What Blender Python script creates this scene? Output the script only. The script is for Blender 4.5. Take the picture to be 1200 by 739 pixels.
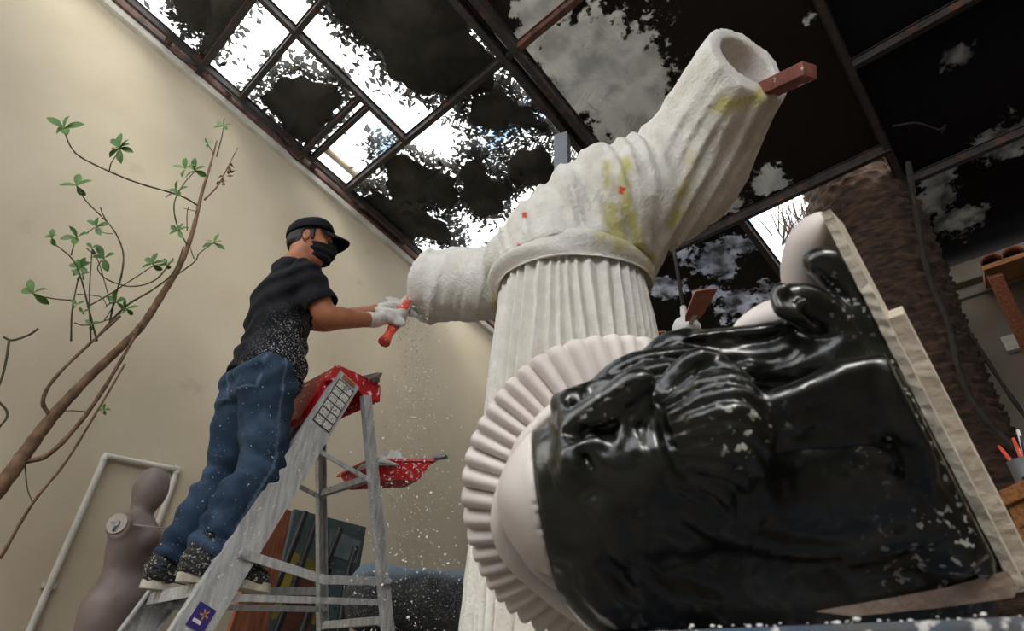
import bpy, bmesh, math, random
import numpy as np
from mathutils import Vector, Matrix
random.seed(7)
RNG = np.random.default_rng(11)
for o in list(bpy.data.objects):
    bpy.data.objects.remove(o, do_unlink=True)
S = bpy.context.scene
C = S.collection
A_ = np.array

# ------------------------------------------------------------------ camera
FPX, CX, CY, CAMH = 681.0, 600.0, 369.5, 0.55
def nrm(v):
    v = A_(v, float); return v / np.linalg.norm(v)
_Z = nrm((40, -1020, FPX))
_m = A_((-880.0, 420.0, FPX)); _m -= _m.dot(_Z) * _Z
_X = -nrm(_m); _Y = np.cross(_Z, _X)
ROT = np.stack([_X, _Y, _Z])
EYE = A_((0, 0, CAMH))
cam = bpy.data.objects.new('camera', bpy.data.cameras.new('camera')); C.objects.link(cam)
cam.data.sensor_width = 36.0
cam.data.lens = FPX / 1200 * 36.0
cam.data.clip_start = 0.02
cr, cu, cb = ROT @ A_((1, 0, 0)), ROT @ A_((0, -1, 0)), ROT @ A_((0, 0, -1))
cam.matrix_world = Matrix(((cr[0], cu[0], cb[0], 0), (cr[1], cu[1], cb[1], 0), (cr[2], cu[2], cb[2], CAMH), (0, 0, 0, 1)))
cam.data.dof.use_dof = True
cam.data.dof.focus_distance = 2.6
cam.data.dof.aperture_fstop = 5.0
S.camera = cam

# ------------------------------------------------------------------ light, sky, exposure
S.view_settings.view_transform = 'Standard'
S.view_settings.look = 'None'
S.view_settings.gamma = 1
S.view_settings.use_curve_mapping = False
S.view_settings.exposure = 0.3
SKY_STRENGTH = 3.6
w = bpy.data.worlds.new('sky'); S.world = w; w.use_nodes = True
wn = w.node_tree.nodes; wl = w.node_tree.links
bg = wn['Background']
tc = wn.new('ShaderNodeTexCoord'); ns = wn.new('ShaderNodeTexNoise'); rp = wn.new('ShaderNodeValToRGB')
ns.inputs['Scale'].default_value = 5.0; ns.inputs['Detail'].default_value = 6
rp.color_ramp.elements[0].position = 0.40; rp.color_ramp.elements[0].color = (0.16, 0.27, 0.42, 1)
rp.color_ramp.elements[1].position = 0.50; rp.color_ramp.elements[1].color = (1, 0.97, 0.92, 1)
wl.new(tc.outputs['Generated'], ns.inputs['Vector']); wl.new(ns.outputs['Fac'], rp.inputs['Fac'])
wl.new(rp.outputs['Color'], bg.inputs['Color']); bg.inputs['Strength'].default_value = SKY_STRENGTH
sun = bpy.data.objects.new('sun', bpy.data.lights.new('sun', 'SUN')); C.objects.link(sun)
sun.data.energy = 2.8; sun.data.angle = math.radians(24); sun.data.color = (1, 0.95, 0.88)
sun.rotation_euler = Vector((-0.55, 0.42, -0.72)).to_track_quat('-Z', 'Y').to_euler()

# ------------------------------------------------------------------ pixel -> place helpers
def ray(px, py): return ROT @ (A_((px - CX, py - CY, FPX)) / FPX)
def W(px, py, d): return EYE + ray(px, py) * d          # at depth d along the view axis
def onx(px, py, x): r = ray(px, py); return EYE + r * (x / r[0])
def ony(px, py, y): r = ray(px, py); return EYE + r * (y / r[1])
def onz(px, py, z): r = ray(px, py); return EYE + r * ((z - CAMH) / r[2])
ROOF0, ROOFS = 5.39, 0.2
def roofz(y): return ROOF0 - ROOFS * y
def onroof(px, py, up=0.0):
    r = ray(px, py); return EYE + r * ((ROOF0 + up - CAMH) / (r[2] + ROOFS * r[1]))

# ------------------------------------------------------------------ materials
def lin(c):
    return tuple(((v / 12.92) if v <= 0.04045 else ((v + 0.055) / 1.055) ** 2.4) for v in c)
def rgb(r, g, b): return lin((r / 255, g / 255, b / 255))
MATS = {}
def mat(name, col, rough=0.6, col2=None, nscale=8.0, ndetail=5, metal=0.0, bump=0.0, bscale=40.0, spec=0.5,
        speck=None, stain=None, coat=0.0, stretch=None, attr=None, ramp=(0.35, 0.65)):
    m = bpy.data.materials.new(name); m.use_nodes = True
    n, l = m.node_tree.nodes, m.node_tree.links
    b = n['Principled BSDF']
    b.inputs['Roughness'].default_value = rough; b.inputs['Metallic'].default_value = metal
    b.inputs['Specular IOR Level'].default_value = spec
    if coat: b.inputs['Coat Weight'].default_value = coat; b.inputs['Coat Roughness'].default_value = 0.12
    t = n.new('ShaderNodeTexCoord'); vec = t.outputs['Object']
    if stretch:
        mp = n.new('ShaderNodeMapping'); mp.inputs['Scale'].default_value = stretch
        l.new(vec, mp.inputs['Vector']); vec = mp.outputs['Vector']
    nz = n.new('ShaderNodeTexNoise'); nz.inputs['Scale'].default_value = nscale; nz.inputs['Detail'].default_value = ndetail
    l.new(vec, nz.inputs['Vector'])
    r = n.new('ShaderNodeValToRGB')
    if col2 is None: col2 = tuple(min(1, c * 0.82) for c in col)
    r.color_ramp.elements[0].position = ramp[0]; r.color_ramp.elements[0].color = (*col2, 1)
    r.color_ramp.elements[1].position = ramp[1]; r.color_ramp.elements[1].color = (*col, 1)
    l.new(nz.outputs['Fac'], r.inputs['Fac'])
    out = r.outputs['Color']
    def mix(fac, a, colr):
        mx = n.new('ShaderNodeMix'); mx.data_type = 'RGBA'
        l.new(fac, mx.inputs[0]); l.new(a, mx.inputs[6]); mx.inputs[7].default_value = (*colr, 1)
        return mx.outputs[2]
    def thresh(sock, lo, hi):
        mr = n.new('ShaderNodeMapRange'); mr.inputs[1].default_value = lo; mr.inputs[2].default_value = hi
        l.new(sock, mr.inputs[0]); return mr.outputs[0]
    if stain:        # (scale, lo, hi, colour)
        s = n.new('ShaderNodeTexNoise'); s.inputs['Scale'].default_value = stain[0]; s.inputs['Detail'].default_value = 6
        l.new(t.outputs['Object'], s.inputs['Vector']); out = mix(thresh(s.outputs['Fac'], stain[1], stain[2]), out, stain[3])
    if attr:         # list of (attribute, colour)
        for an, ac in attr:
            a = n.new('ShaderNodeAttribute'); a.attribute_name = an
            out = mix(a.outputs['Fac'], out, ac)
    if speck:        # (scale, lo, hi, colour)
        s = n.new('ShaderNodeTexNoise'); s.inputs['Scale'].default_value = speck[0]; s.inputs['Detail'].default_value = 3
        l.new(t.outputs['Object'], s.inputs['Vector'])
        f = thresh(s.outputs['Fac'], speck[1], speck[2])
        if len(speck) > 4:
            a = n.new('ShaderNodeAttribute'); a.attribute_name = speck[4]
            mu = n.new('ShaderNodeMath'); mu.operation = 'MULTIPLY'; l.new(f, mu.inputs[0]); l.new(a.outputs['Fac'], mu.inputs[1]); f = mu.outputs[0]
        out = mix(f, out, speck[3])
    l.new(out, b.inputs['Base Color'])
    if bump:
        s = n.new('ShaderNodeTexNoise'); s.inputs['Scale'].default_value = bscale; s.inputs['Detail'].default_value = 4
        l.new(vec, s.inputs['Vector'])
        bp = n.new('ShaderNodeBump'); bp.inputs['Strength'].default_value = bump; bp.inputs['Distance'].default_value = 0.01
        l.new(s.outputs['Fac'], bp.inputs['Height']); l.new(bp.outputs['Normal'], b.inputs['Normal'])
    MATS[name] = m
    return m

M = dict(
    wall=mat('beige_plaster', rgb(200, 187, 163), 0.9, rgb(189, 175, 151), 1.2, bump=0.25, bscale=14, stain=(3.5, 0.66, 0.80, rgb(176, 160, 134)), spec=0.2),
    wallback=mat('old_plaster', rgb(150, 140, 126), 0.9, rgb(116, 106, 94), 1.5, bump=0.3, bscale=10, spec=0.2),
    floor=mat('concrete', rgb(120, 114, 106), 0.85, rgb(90, 86, 80), 3, bump=0.3),
    steel=mat('dark_steel', rgb(62, 56, 54), 0.55, rgb(44, 38, 36), 12, stain=(9, 0.58, 0.68, rgb(92, 58, 42)), spec=0.4),
    rust=mat('rusty_steel', rgb(112, 74, 58), 0.7, rgb(66, 46, 40), 10, bump=0.3),
    pvc=mat('white_pvc', rgb(214, 208, 196), 0.45, rgb(190, 184, 172), 5),
    wood=mat('raw_wood', rgb(176, 120, 70), 0.65, rgb(132, 84, 46), 6, stretch=(1, 12, 12)),
    fanblade=mat('salmon_fan_blade', rgb(198, 128, 106), 0.55, rgb(168, 100, 82), 9),
    redwood=mat('red_brown_wood', rgb(150, 84, 68), 0.7, rgb(104, 54, 44), 9, bump=0.4, stain=(22, 0.6, 0.66, rgb(225, 215, 205))),
    pole=mat('bamboo_pole', rgb(200, 168, 116), 0.6),
    alu=mat('brushed_aluminium', rgb(205, 206, 206), 0.42, rgb(168, 170, 172), 10, metal=0.35, stretch=(6, 6, 1), speck=(95, 0.64, 0.70, rgb(235, 235, 235)), bump=0.06, bscale=60),
    red=mat('red_plastic', rgb(206, 30, 38), 0.42, rgb(176, 22, 30), 9, speck=(48, 0.60, 0.68, rgb(245, 236, 234))),
    foam=mat('carved_white_foam', rgb(236, 232, 224), 0.9, rgb(222, 216, 206), 16, bump=0.55, bscale=75, spec=0.15,
             attr=[('stain', rgb(206, 198, 122)), ('redmark', rgb(214, 84, 48))]),
    powder=mat('white_foam_dust', rgb(244, 242, 238), 0.95, rgb(228, 226, 222), 30, bump=0.6, bscale=60),
    crumb=mat('foam_crumb', (0.93, 0.92, 0.90), 0.9, (0.9, 0.89, 0.87)),
    patch=mat('leather', rgb(96, 66, 46), 0.7),
    skin=mat('skin', rgb(186, 120, 84), 0.5, rgb(168, 104, 72), 14, bump=0.05, bscale=120),
    hair=mat('black_hair', rgb(22, 18, 17), 0.6),
    shirt=mat('black_cotton', rgb(40, 41, 46), 0.9, rgb(28, 29, 33), 18, bump=0.3, bscale=160, spec=0.15, speck=(150, 0.57, 0.62, rgb(214, 212, 210), 'dust')),
    denim=mat('blue_denim', rgb(58, 76, 96), 0.85, rgb(34, 48, 66), 7, bump=0.35, bscale=220, spec=0.15, stain=(5, 0.55, 0.75, rgb(88, 108, 130)), speck=(110, 0.70, 0.73, rgb(215, 218, 222)), attr=[('seam', rgb(96, 112, 132)), ('crease', rgb(34, 50, 76))]),
    cap=mat('black_cap_cloth', rgb(30, 30, 34), 0.85, rgb(22, 22, 26), 20, bump=0.2, bscale=200, spec=0.2),
    mask=mat('black_mask_cloth', rgb(34, 34, 36), 0.85, rgb(24, 24, 26), 30, bump=0.2, bscale=200, spec=0.2),
    glove=mat('white_knit_glove', rgb(228, 224, 216), 0.9, rgb(196, 192, 184), 30, bump=0.5, bscale=200),
    shoe=mat('dusty_black_shoe', rgb(30, 30, 30), 0.75, rgb(20, 20, 20), 20, bump=0.3, bscale=80, speck=(120, 0.57, 0.64, rgb(176, 170, 160))),
    sole=mat('pale_rubber_sole', rgb(206, 198, 182), 0.8, rgb(150, 142, 128), 22),
    tool=mat('orange_red_plastic', rgb(232, 84, 58), 0.45, rgb(206, 60, 42), 30, speck=(120, 0.62, 0.68, rgb(245, 225, 215))),
    manneq=mat('grey_mannequin', rgb(134, 119, 112), 0.5, rgb(116, 102, 96), 6, spec=0.35),
    seam=mat('pale_seam', rgb(186, 174, 162), 0.7),
    blackm=mat('black_resin', rgb(21, 24, 18), 0.28, rgb(9, 11, 8), 7, spec=0.6, coat=0.25, bump=0.16, bscale=30,
               stain=(8, 0.60, 0.85, rgb(36, 42, 31)), speck=(85, 0.60, 0.64, rgb(190, 190, 180), 'drip')),
    plaster=mat('white_silicone_plaster', rgb(226, 219, 214), 0.55, rgb(208, 198, 194), 8, bump=0.1, bscale=25),
    plasteredge=mat('cream_plaster_edge', rgb(222, 212, 196), 0.8, rgb(196, 184, 166), 22, bump=0.5, bscale=60),
    cardlip=mat('stained_plaster', rgb(186, 164, 146), 0.85, rgb(146, 122, 106), 18, bump=0.5, bscale=40),
    bark=mat('palm_bark', rgb(82, 60, 44), 0.9, rgb(36, 26, 20), 9, stretch=(1, 1, 3.5), bump=0.7, bscale=40),
    stem=mat('brown_branch', rgb(128, 98, 70), 0.8, rgb(88, 64, 46), 18, bump=0.4, bscale=60),
    twig=mat('green_brown_twig', rgb(86, 84, 52), 0.75, rgb(62, 54, 38), 20),
    leaf=mat('green_leaf', rgb(84, 124, 46), 0.5, rgb(52, 92, 32), 10),
    frond=mat('palm_frond', rgb(66, 78, 44), 0.6, rgb(40, 48, 28), 5),
    litter=mat('dark_leaf_litter', rgb(60, 50, 40), 0.95, rgb(36, 30, 24), 5, bump=0.1, bscale=12),
    litterleaf=mat('dead_leaf', rgb(58, 52, 36), 0.9, rgb(34, 30, 22), 9),
    vine=mat('vine_bark', rgb(54, 46, 38), 0.85, rgb(34, 28, 24), 20, bump=0.3),
    terracotta=mat('terracotta', rgb(150, 82, 56), 0.85, rgb(112, 58, 42), 9, bump=0.4),
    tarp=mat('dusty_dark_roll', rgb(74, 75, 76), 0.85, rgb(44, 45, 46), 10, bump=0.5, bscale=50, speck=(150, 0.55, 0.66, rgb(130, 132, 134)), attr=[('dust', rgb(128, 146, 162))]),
    ironblk=mat('black_iron', rgb(26, 26, 28), 0.45, rgb(16, 16, 17), 10),
    cardboard=mat('brown_board', rgb(168, 104, 74), 0.8, rgb(128, 74, 52), 7, stretch=(8, 8, 1)),
    grey=mat('grey_metal', rgb(150, 152, 156), 0.4, metal=0.6),
    blue=mat('blue_paint', rgb(58, 78, 104), 0.7, rgb(84, 84, 82), 12, bump=0.4, speck=(60, 0.58, 0.66, rgb(200, 200, 196))),
    yellow=mat('yellow_plastic', rgb(206, 160, 48), 0.5),
    white=mat('white_paint', rgb(226, 224, 220), 0.5),
    label=mat('white_label', rgb(222, 220, 214), 0.6, speck=(170, 0.55, 0.60, rgb(90, 88, 86))),
    ink=mat('black_ink', rgb(48, 46, 46), 0.7),
    purple=mat('purple_label', rgb(52, 38, 120), 0.5),
)

# ------------------------------------------------------------------ object plumbing
def thing(name, label, cat, loc, group=None, kind=None):
    o = bpy.data.objects.new(name, None); C.objects.link(o)
    o.location = tuple(float(v) for v in loc); o.empty_display_size = 0.1
    o['label'] = label; o['category'] = cat
    if group: o['group'] = group
    if kind: o['kind'] = kind
    return o
def tag(o, label=None, cat=None, group=None, kind=None):
    for k, v in (('label', label), ('category', cat), ('group', group), ('kind', kind)):
        if v: o[k] = v
    return o
def wloc(o):
    v = A_((0.0, 0, 0))
    while o is not None: v = v + A_(o.location); o = o.parent
    return v
def link(name, verts, faces, m, parent=None, smooth=True, attrs=None, autosmooth=None):
    verts = np.asarray(verts, float)
    me = bpy.data.meshes.new(name)
    if parent is not None: org = wloc(parent)
    else:
        lo, hi = verts.min(0), verts.max(0); org = A_(((lo[0] + hi[0]) / 2, (lo[1] + hi[1]) / 2, lo[2]))
    me.from_pydata([tuple(v) for v in (verts - org)], [], [tuple(f) for f in faces])
    if isinstance(m, (list, tuple)):
        for k in m: me.materials.append(k)
    else: me.materials.append(m)
    if smooth:
        me.polygons.foreach_set('use_smooth', [True] * len(me.polygons))
        if autosmooth: me.set_sharp_from_angle(angle=math.radians(autosmooth))
    if attrs:
        for k, v in attrs.items():
            a = me.attributes.new(k, 'FLOAT', 'POINT'); a.data.foreach_set('value', np.asarray(v, np.float32))
    o = bpy.data.objects.new(name, me); C.objects.link(o)
    if parent is not None: o.parent = parent
    else: o.location = tuple(org)
    return o

class MB:
    def __init__(s): s.v, s.f, s.mi = [], [], []
    def add(s, vs, fs, mi=0):
        b = len(s.v); s.v += [A_(p, float) for p in vs]
        s.f += [tuple(b + i for i in f) for f in fs]; s.mi += [mi] * len(fs); return s
    def box(s, c, h, ax=None, bev=0.0, mi=0):
        """box with centre, half sizes, axes rows; chamfered when bev > 0"""
        ax = np.eye(3) if ax is None else A_(ax); c = A_(c, float); h = A_(h, float)
        if bev <= 0:
            P = [(x, y, z) for x in (-1, 1) for y in (-1, 1) for z in (-1, 1)]
            vs = [c + (A_(p) * h) @ ax for p in P]
            return s.add(vs, [(0, 1, 3, 2), (4, 6, 7, 5), (0, 4, 5, 1), (2, 3, 7, 6), (0, 2, 6, 4), (1, 5, 7, 3)], mi)
        bm = bmesh.new(); bmesh.ops.create_cube(bm, size=2)
        for v in bm.verts: v.co = Vector(tuple(A_(v.co) * h))
        bmesh.ops.bevel(bm, geom=list(bm.edges), offset=bev, segments=2, affect='EDGES', profile=0.7)
        bm.verts.ensure_lookup_table(); bm.verts.index_update()
        vs = [c + A_(v.co) @ ax for v in bm.verts]; fs = [[v.index for v in f.verts] for f in bm.faces]
        bm.free(); return s.add(vs, fs, mi)
    def beam(s, a, b, wd, ht, upv=(0, 0, 1), bev=0.0, mi=0, ext=0.0):
        a, b = A_(a, float), A_(b, float); d = nrm(b - a); a = a - d * ext; b = b + d * ext
        sd = np.cross(d, upv); sd = nrm(sd); u = np.cross(sd, d)
        return s.box((a + b) / 2, (np.linalg.norm(b - a) / 2, wd / 2, ht / 2), [d, sd, u], bev, mi)
    def tube(s, pts, rad, n=8, cap=True, mi=0, fn=None):
        pts = [A_(p, float) for p in pts]
        if np.isscalar(rad): rad = [rad] * len(pts)
        k = len(pts); vs = []; 
        t0 = nrm(pts[1] - pts[0]); ref = A_((0, 0, 1.0)) if abs(t0[2]) < 0.9 else A_((1.0, 0, 0))
        u = nrm(np.cross(t0, ref))
        for i in range(k):
            t = nrm(pts[min(i + 1, k - 1)] - pts[max(i - 1, 0)])
            u = nrm(u - t * u.dot(t)); v = np.cross(t, u)
            for j in range(n):
                a = 2 * math.pi * j / n; r = rad[i] * (fn(i, a) if fn else 1)
                vs.append(pts[i] + r * (math.cos(a) * u + math.sin(a) * v))
        fs = [(i * n + j, i * n + (j + 1) % n, (i + 1) * n + (j + 1) % n, (i + 1) * n + j) for i in range(k - 1) for j in range(n)]
        if cap: fs += [tuple(range(n - 1, -1, -1)), tuple((k - 1) * n + j for j in range(n))]
        return s.add(vs, fs, mi)
    def prism(s, poly, off, mi=0):
        poly = [A_(p, float) for p in poly]; off = A_(off, float); n = len(poly)
        vs = poly + [p + off for p in poly]
        return s.add(vs, [tuple(range(n)), tuple(range(2 * n - 1, n - 1, -1))] + [(i, n + i, n + (i + 1) % n, (i + 1) % n)[::-1] for i in range(n)], mi)
    def build(s, name, m, parent=None, smooth=False, autosmooth=None, attrs=None):
        o = link(name, s.v, s.f, m, parent, smooth, attrs, autosmooth)
        if isinstance(m, (list, tuple)): o.data.polygons.foreach_set('material_index', s.mi)
        bm = bmesh.new(); bm.from_mesh(o.data); bmesh.ops.recalc_face_normals(bm, faces=bm.faces); bm.to_mesh(o.data); bm.free()
        return o

def smooth_path(pts, m=6):
    """Catmull-Rom through points (rows may carry a radius as last column)"""
    P = [A_(p, float) for p in pts]; P = [2 * P[0] - P[1]] + P + [2 * P[-1] - P[-2]]; out = []
    for i in range(1, len(P) - 2):
        for k in range(m):
            t = k / m
            out.append(0.5 * (2 * P[i] + (P[i + 1] - P[i - 1]) * t + (2 * P[i - 1] - 5 * P[i] + 4 * P[i + 1] - P[i + 2]) * t * t + (3 * P[i] - P[i - 1] - 3 * P[i + 1] + P[i + 2]) * t ** 3))
    out.append(P[-2]); return out

# value noise
_perm = RNG.random((32, 32, 32))
def vnoise(x, y, z):
    xi, yi, zi = np.floor(x).astype(int), np.floor(y).astype(int), np.floor(z).astype(int)
    fx, fy, fz = x - xi, y - yi, z - zi
    fx, fy, fz = [f * f * (3 - 2 * f) for f in (fx, fy, fz)]
    g = lambda a, b, c: _perm[(xi + a) & 31, (yi + b) & 31, (zi + c) & 31]
    L = lambda a, b, t: a + (b - a) * t
    return L(L(L(g(0, 0, 0), g(1, 0, 0), fx), L(g(0, 1, 0), g(1, 1, 0), fx), fy), L(L(g(0, 0, 1), g(1, 0, 1), fx), L(g(0, 1, 1), g(1, 1, 1), fx), fy), fz) - 0.5

class SDF:
    """signed distance sculpting on a grid, meshed with surface nets"""
    def __init__(s, lo, hi, vox):
        s.lo = A_(lo, float); s.h = vox; s.n = np.ceil((A_(hi) - s.lo) / vox).astype(int) + 1
        s.F = np.full(s.n, 0.2, np.float32)
    def win(s, lo, hi):
        a = np.clip(np.floor((A_(lo) - s.lo) / s.h).astype(int), 0, s.n); b = np.clip(np.ceil((A_(hi) - s.lo) / s.h).astype(int) + 1, 0, s.n)
        if (b <= a).any(): return None, None
        g = np.meshgrid(*[s.lo[i] + s.h * np.arange(a[i], b[i]) for i in range(3)], indexing='ij', sparse=True)
        return (slice(a[0], b[0]), slice(a[1], b[1]), slice(a[2], b[2])), g
    def comb(s, sl, d, k, op):
        F = s.F[sl]
        if op == 'u':
            r = np.minimum(F, d)
            if k > 0: h = np.maximum(k - np.abs(F - d), 0) / k; r = r - h * h * k * 0.25
        elif op == 's':
            r = np.maximum(F, -d)
            if k > 0: h = np.maximum(k - np.abs(F + d), 0) / k; r = r + h * h * k * 0.25
        else:
            r = np.maximum(F, d)
        s.F[sl] = r
    def cone(s, a, b, ra, rb, k=0.0, op='u', sq=None):
        a, b = A_(a, float), A_(b, float); R = max(ra, rb) + k + 4 * s.h
        sl, g = s.win(np.minimum(a, b) - R, np.maximum(a, b) + R)
        if sl is None: return
        ab = b - a; L2 = ab.dot(ab) + 1e-12
        t = np.clip(((g[0] - a[0]) * ab[0] + (g[1] - a[1]) * ab[1] + (g[2] - a[2]) * ab[2]) / L2, 0, 1)
        dx, dy, dz = g[0] - a[0] - t * ab[0], g[1] - a[1] - t * ab[1], g[2] - a[2] - t * ab[2]
        if sq is not None:       # flatten along direction sq[0] by factor sq[1] (<1 thinner)
            n_, f = nrm(sq[0]), 1 / sq[1] - 1; q = dx * n_[0] + dy * n_[1] + dz * n_[2]
            dx, dy, dz = dx + f * q * n_[0], dy + f * q * n_[1], dz + f * q * n_[2]
        s.comb(sl, np.sqrt(dx * dx + dy * dy + dz * dz) - (ra + (rb - ra) * t), k, op)
    def chain(s, pts, rad, k=0.0, op='u', m=0, sq=None):
        if np.isscalar(rad): rad = [rad] * len(pts)
        P = [np.append(A_(p, float), r) for p, r in zip(pts, rad)]
        if m: P = smooth_path(P, m)
        for p, q in zip(P[:-1], P[1:]): s.cone(p[:3], q[:3], max(p[3], 1e-4), max(q[3], 1e-4), k, op, sq)
    def ell(s, c, r, ax=None, k=0.0, op='u'):
        c, r = A_(c, float), A_(r, float); R = r.max() + k + 4 * s.h
        sl, g = s.win(c - R, c + R)
        if sl is None: return
        ax = np.eye(3) if ax is None else A_(ax)
        d = [g[0] - c[0], g[1] - c[1], g[2] - c[2]]
        q = [d[0] * ax[i][0] + d[1] * ax[i][1] + d[2] * ax[i][2] for i in range(3)]
        k0 = np.sqrt(sum((q[i] / r[i]) ** 2 for i in range(3))); k1 = np.sqrt(sum((q[i] / r[i] ** 2) ** 2 for i in range(3)))
        s.comb(sl, k0 * (k0 - 1) / np.maximum(k1, 1e-9), k, op)
    def box(s, c, h, ax=None, rad=0.0, k=0.0, op='u'):
        c, h = A_(c, float), A_(h, float); R = np.linalg.norm(h) + rad + k + 4 * s.h
        sl, g = s.win(c - R, c + R)
        if sl is None: return
        ax = np.eye(3) if ax is None else A_(ax)
        d = [g[0] - c[0], g[1] - c[1], g[2] - c[2]]
        q = [np.abs(d[0] * ax[i][0] + d[1] * ax[i][1] + d[2] * ax[i][2]) - h[i] + rad for i in range(3)]
        s.comb(sl, np.sqrt(sum(np.maximum(v, 0) ** 2 for v in q)) + np.minimum(np.maximum(np.maximum(q[0], q[1]), q[2]), 0) - rad, k, op)
    def plane(s, p, n_):           # keep the side away from n_
        n_ = nrm(n_); sl, g = s.win(s.lo, s.lo + s.h * s.n)
        s.comb(sl, (g[0] - p[0]) * n_[0] + (g[1] - p[1]) * n_[1] + (g[2] - p[2]) * n_[2], 0, 'i')
    def disp(s, fn):
        idx = np.argwhere(np.abs(s.F) < 0.05); P = s.lo + idx * s.h
        s.F[tuple(idx.T)] += fn(P[:, 0], P[:, 1], P[:, 2])
    def mesh(s):
        F = s.F; F[0], F[-1] = np.maximum(F[0], 1e-3), np.maximum(F[-1], 1e-3)
        F[:, 0], F[:, -1] = np.maximum(F[:, 0], 1e-3), np.maximum(F[:, -1], 1e-3)
        F[:, :, 0], F[:, :, -1] = np.maximum(F[:, :, 0], 1e-3), np.maximum(F[:, :, -1], 1e-3)
        I = F < 0; nx, ny, nz = F.shape
        cs = np.zeros((nx - 1, ny - 1, nz - 1), np.int8)
        for a in (0, 1):
            for b in (0, 1):
                for c in (0, 1): cs += I[a:nx - 1 + a, b:ny - 1 + b, c:nz - 1 + c]
        act = np.argwhere((cs > 0) & (cs < 8)); ids = np.full(cs.shape, -1, np.int64); ids[tuple(act.T)] = np.arange(len(act))
        acc = np.zeros((len(act), 3)); cnt = np.zeros(len(act))
        cor = [(a, b, c) for a in (0, 1) for b in (0, 1) for c in (0, 1)]
        for i, p in enumerate(cor):
            for q in cor[i + 1:]:
                if sum(abs(p[k] - q[k]) for k in range(3)) != 1: continue
                fa = F[tuple((act + p).T)].astype(float); fb = F[tuple((act + q).T)].astype(float); m = (fa < 0) != (fb < 0)
                t = np.where(m, fa / np.where(m, fa - fb, 1), 0)
                acc[m] += (A_(p) + t[m, None] * (A_(q) - A_(p))); cnt[m] += 1
        V = s.lo + s.h * (act + acc / cnt[:, None]); Q = []
        for ax in range(3):
            u, v = (ax + 1) % 3, (ax + 2) % 3
            sl0 = [slice(None)] * 3; sl1 = [slice(None)] * 3; sl0[ax] = slice(0, -1); sl1[ax] = slice(1, None)
            e = I[tuple(sl0)] != I[tuple(sl1)]; E = np.argwhere(e)
            E = E[(E[:, u] > 0) & (E[:, v] > 0) & (E[:, u] < F.shape[u] - 1) & (E[:, v] < F.shape[v] - 1)]
            if not len(E): continue
            inside = I[tuple(E.T)]
            du, dv = np.zeros(3, int), np.zeros(3, int); du[u] = 1; dv[v] = 1
            q = np.stack([ids[tuple((E - du - dv).T)], ids[tuple((E - dv).T)], ids[tuple(E.T)], ids[tuple((E - du).T)]], 1)
            q[~inside] = q[~inside][:, ::-1]; Q.append(q)
        return V, np.concatenate(Q)
    def hit(s, px, py, d0=0.4, d1=1.3, n=900):
        """depth of the first surface met along the ray through a pixel"""
        ds = np.linspace(d0, d1, n); P = EYE + ray(px, py)[None] * ds[:, None]
        I = np.round((P - s.lo) / s.h).astype(int); ok = ((I >= 0) & (I < s.n)).all(1); I = np.clip(I, 0, s.n - 1)
        f = np.where(ok, s.F[tuple(I.T)], 1.0); k = np.argmax(f < 0)
        return ds[k] if f[k] < 0 else None
    def ridge(s, pts, rpx, k=0.008, m=4, sink=0.35, dflt=0.8):
        """strand that follows the surface already there"""
        Q = smooth_path([(x, y, r) for (x, y), r in zip(pts, rpx)], m); D_ = [s.hit(q[0], q[1]) for q in Q]
        last = next((d for d in D_ if d), dflt); out = []
        for d in D_:
            if d is None or abs(d - last) > 0.05: d = last
            last = d; out.append(d)
        out = np.convolve(np.pad(out, 2, 'edge'), np.ones(5) / 5, 'valid')
        P = [(W(q[0], q[1], d + q[2] * d / FPX * sink), q[2] * d / FPX) for q, d in zip(Q, out)]
        s.chain([p for p, r in P], [r for p, r in P], k)
    def build(s, name, m, parent=None, attrs=None, post=None):
        V, Q = s.mesh()
        if post: V = post(V)
        at = {k: f(V) for k, f in attrs.items()} if attrs else None
        return link(name, V, Q.tolist(), m, parent, True, at)
def seg_dist(V, pts):
    d = np.full(len(V), 9.0)
    for a, b in zip(pts[:-1], pts[1:]):
        a, b = A_(a, float), A_(b, float); ab = b - a
        t = np.clip((V - a) @ ab / ab.dot(ab), 0, 1); d = np.minimum(d, np.linalg.norm(V - a - t[:, None] * ab, axis=1))
    return d

# ================================================================== SETTING
WX = -4.5
def struct(o): o['kind'] = 'structure'; return o
b = MB(); b.box((-0.5, 1.4, -0.05), (4.6, 5.2, 0.05)); struct(b.build('floor', M['floor']))
b = MB(); b.prism([(WX, -3.8, 0), (WX, 6.3, 0), (WX, 6.3, roofz(6.3) - 0.05), (WX, -3.8, roofz(-3.8) - 0.05)], (-0.2, 0, 0)); struct(b.build('wall_left', M['wall']))
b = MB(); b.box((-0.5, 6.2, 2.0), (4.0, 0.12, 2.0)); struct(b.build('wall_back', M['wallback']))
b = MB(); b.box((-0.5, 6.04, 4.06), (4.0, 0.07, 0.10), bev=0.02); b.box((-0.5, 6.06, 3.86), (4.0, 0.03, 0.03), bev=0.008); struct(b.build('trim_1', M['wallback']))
b = MB(); b.box((3.6, 1.4, 2.2), (0.1, 4.9, 2.2)); struct(b.build('added_side_wall', M['wallback']))  # added wall out of view, limits the light from this side
b = MB(); b.box((-0.5, -3.9, 1.35), (4.2, 0.1, 1.35)); struct(b.build('added_front_wall', M['wallback']))  # added wall out of view, dims fill and reflections on the bust
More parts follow.
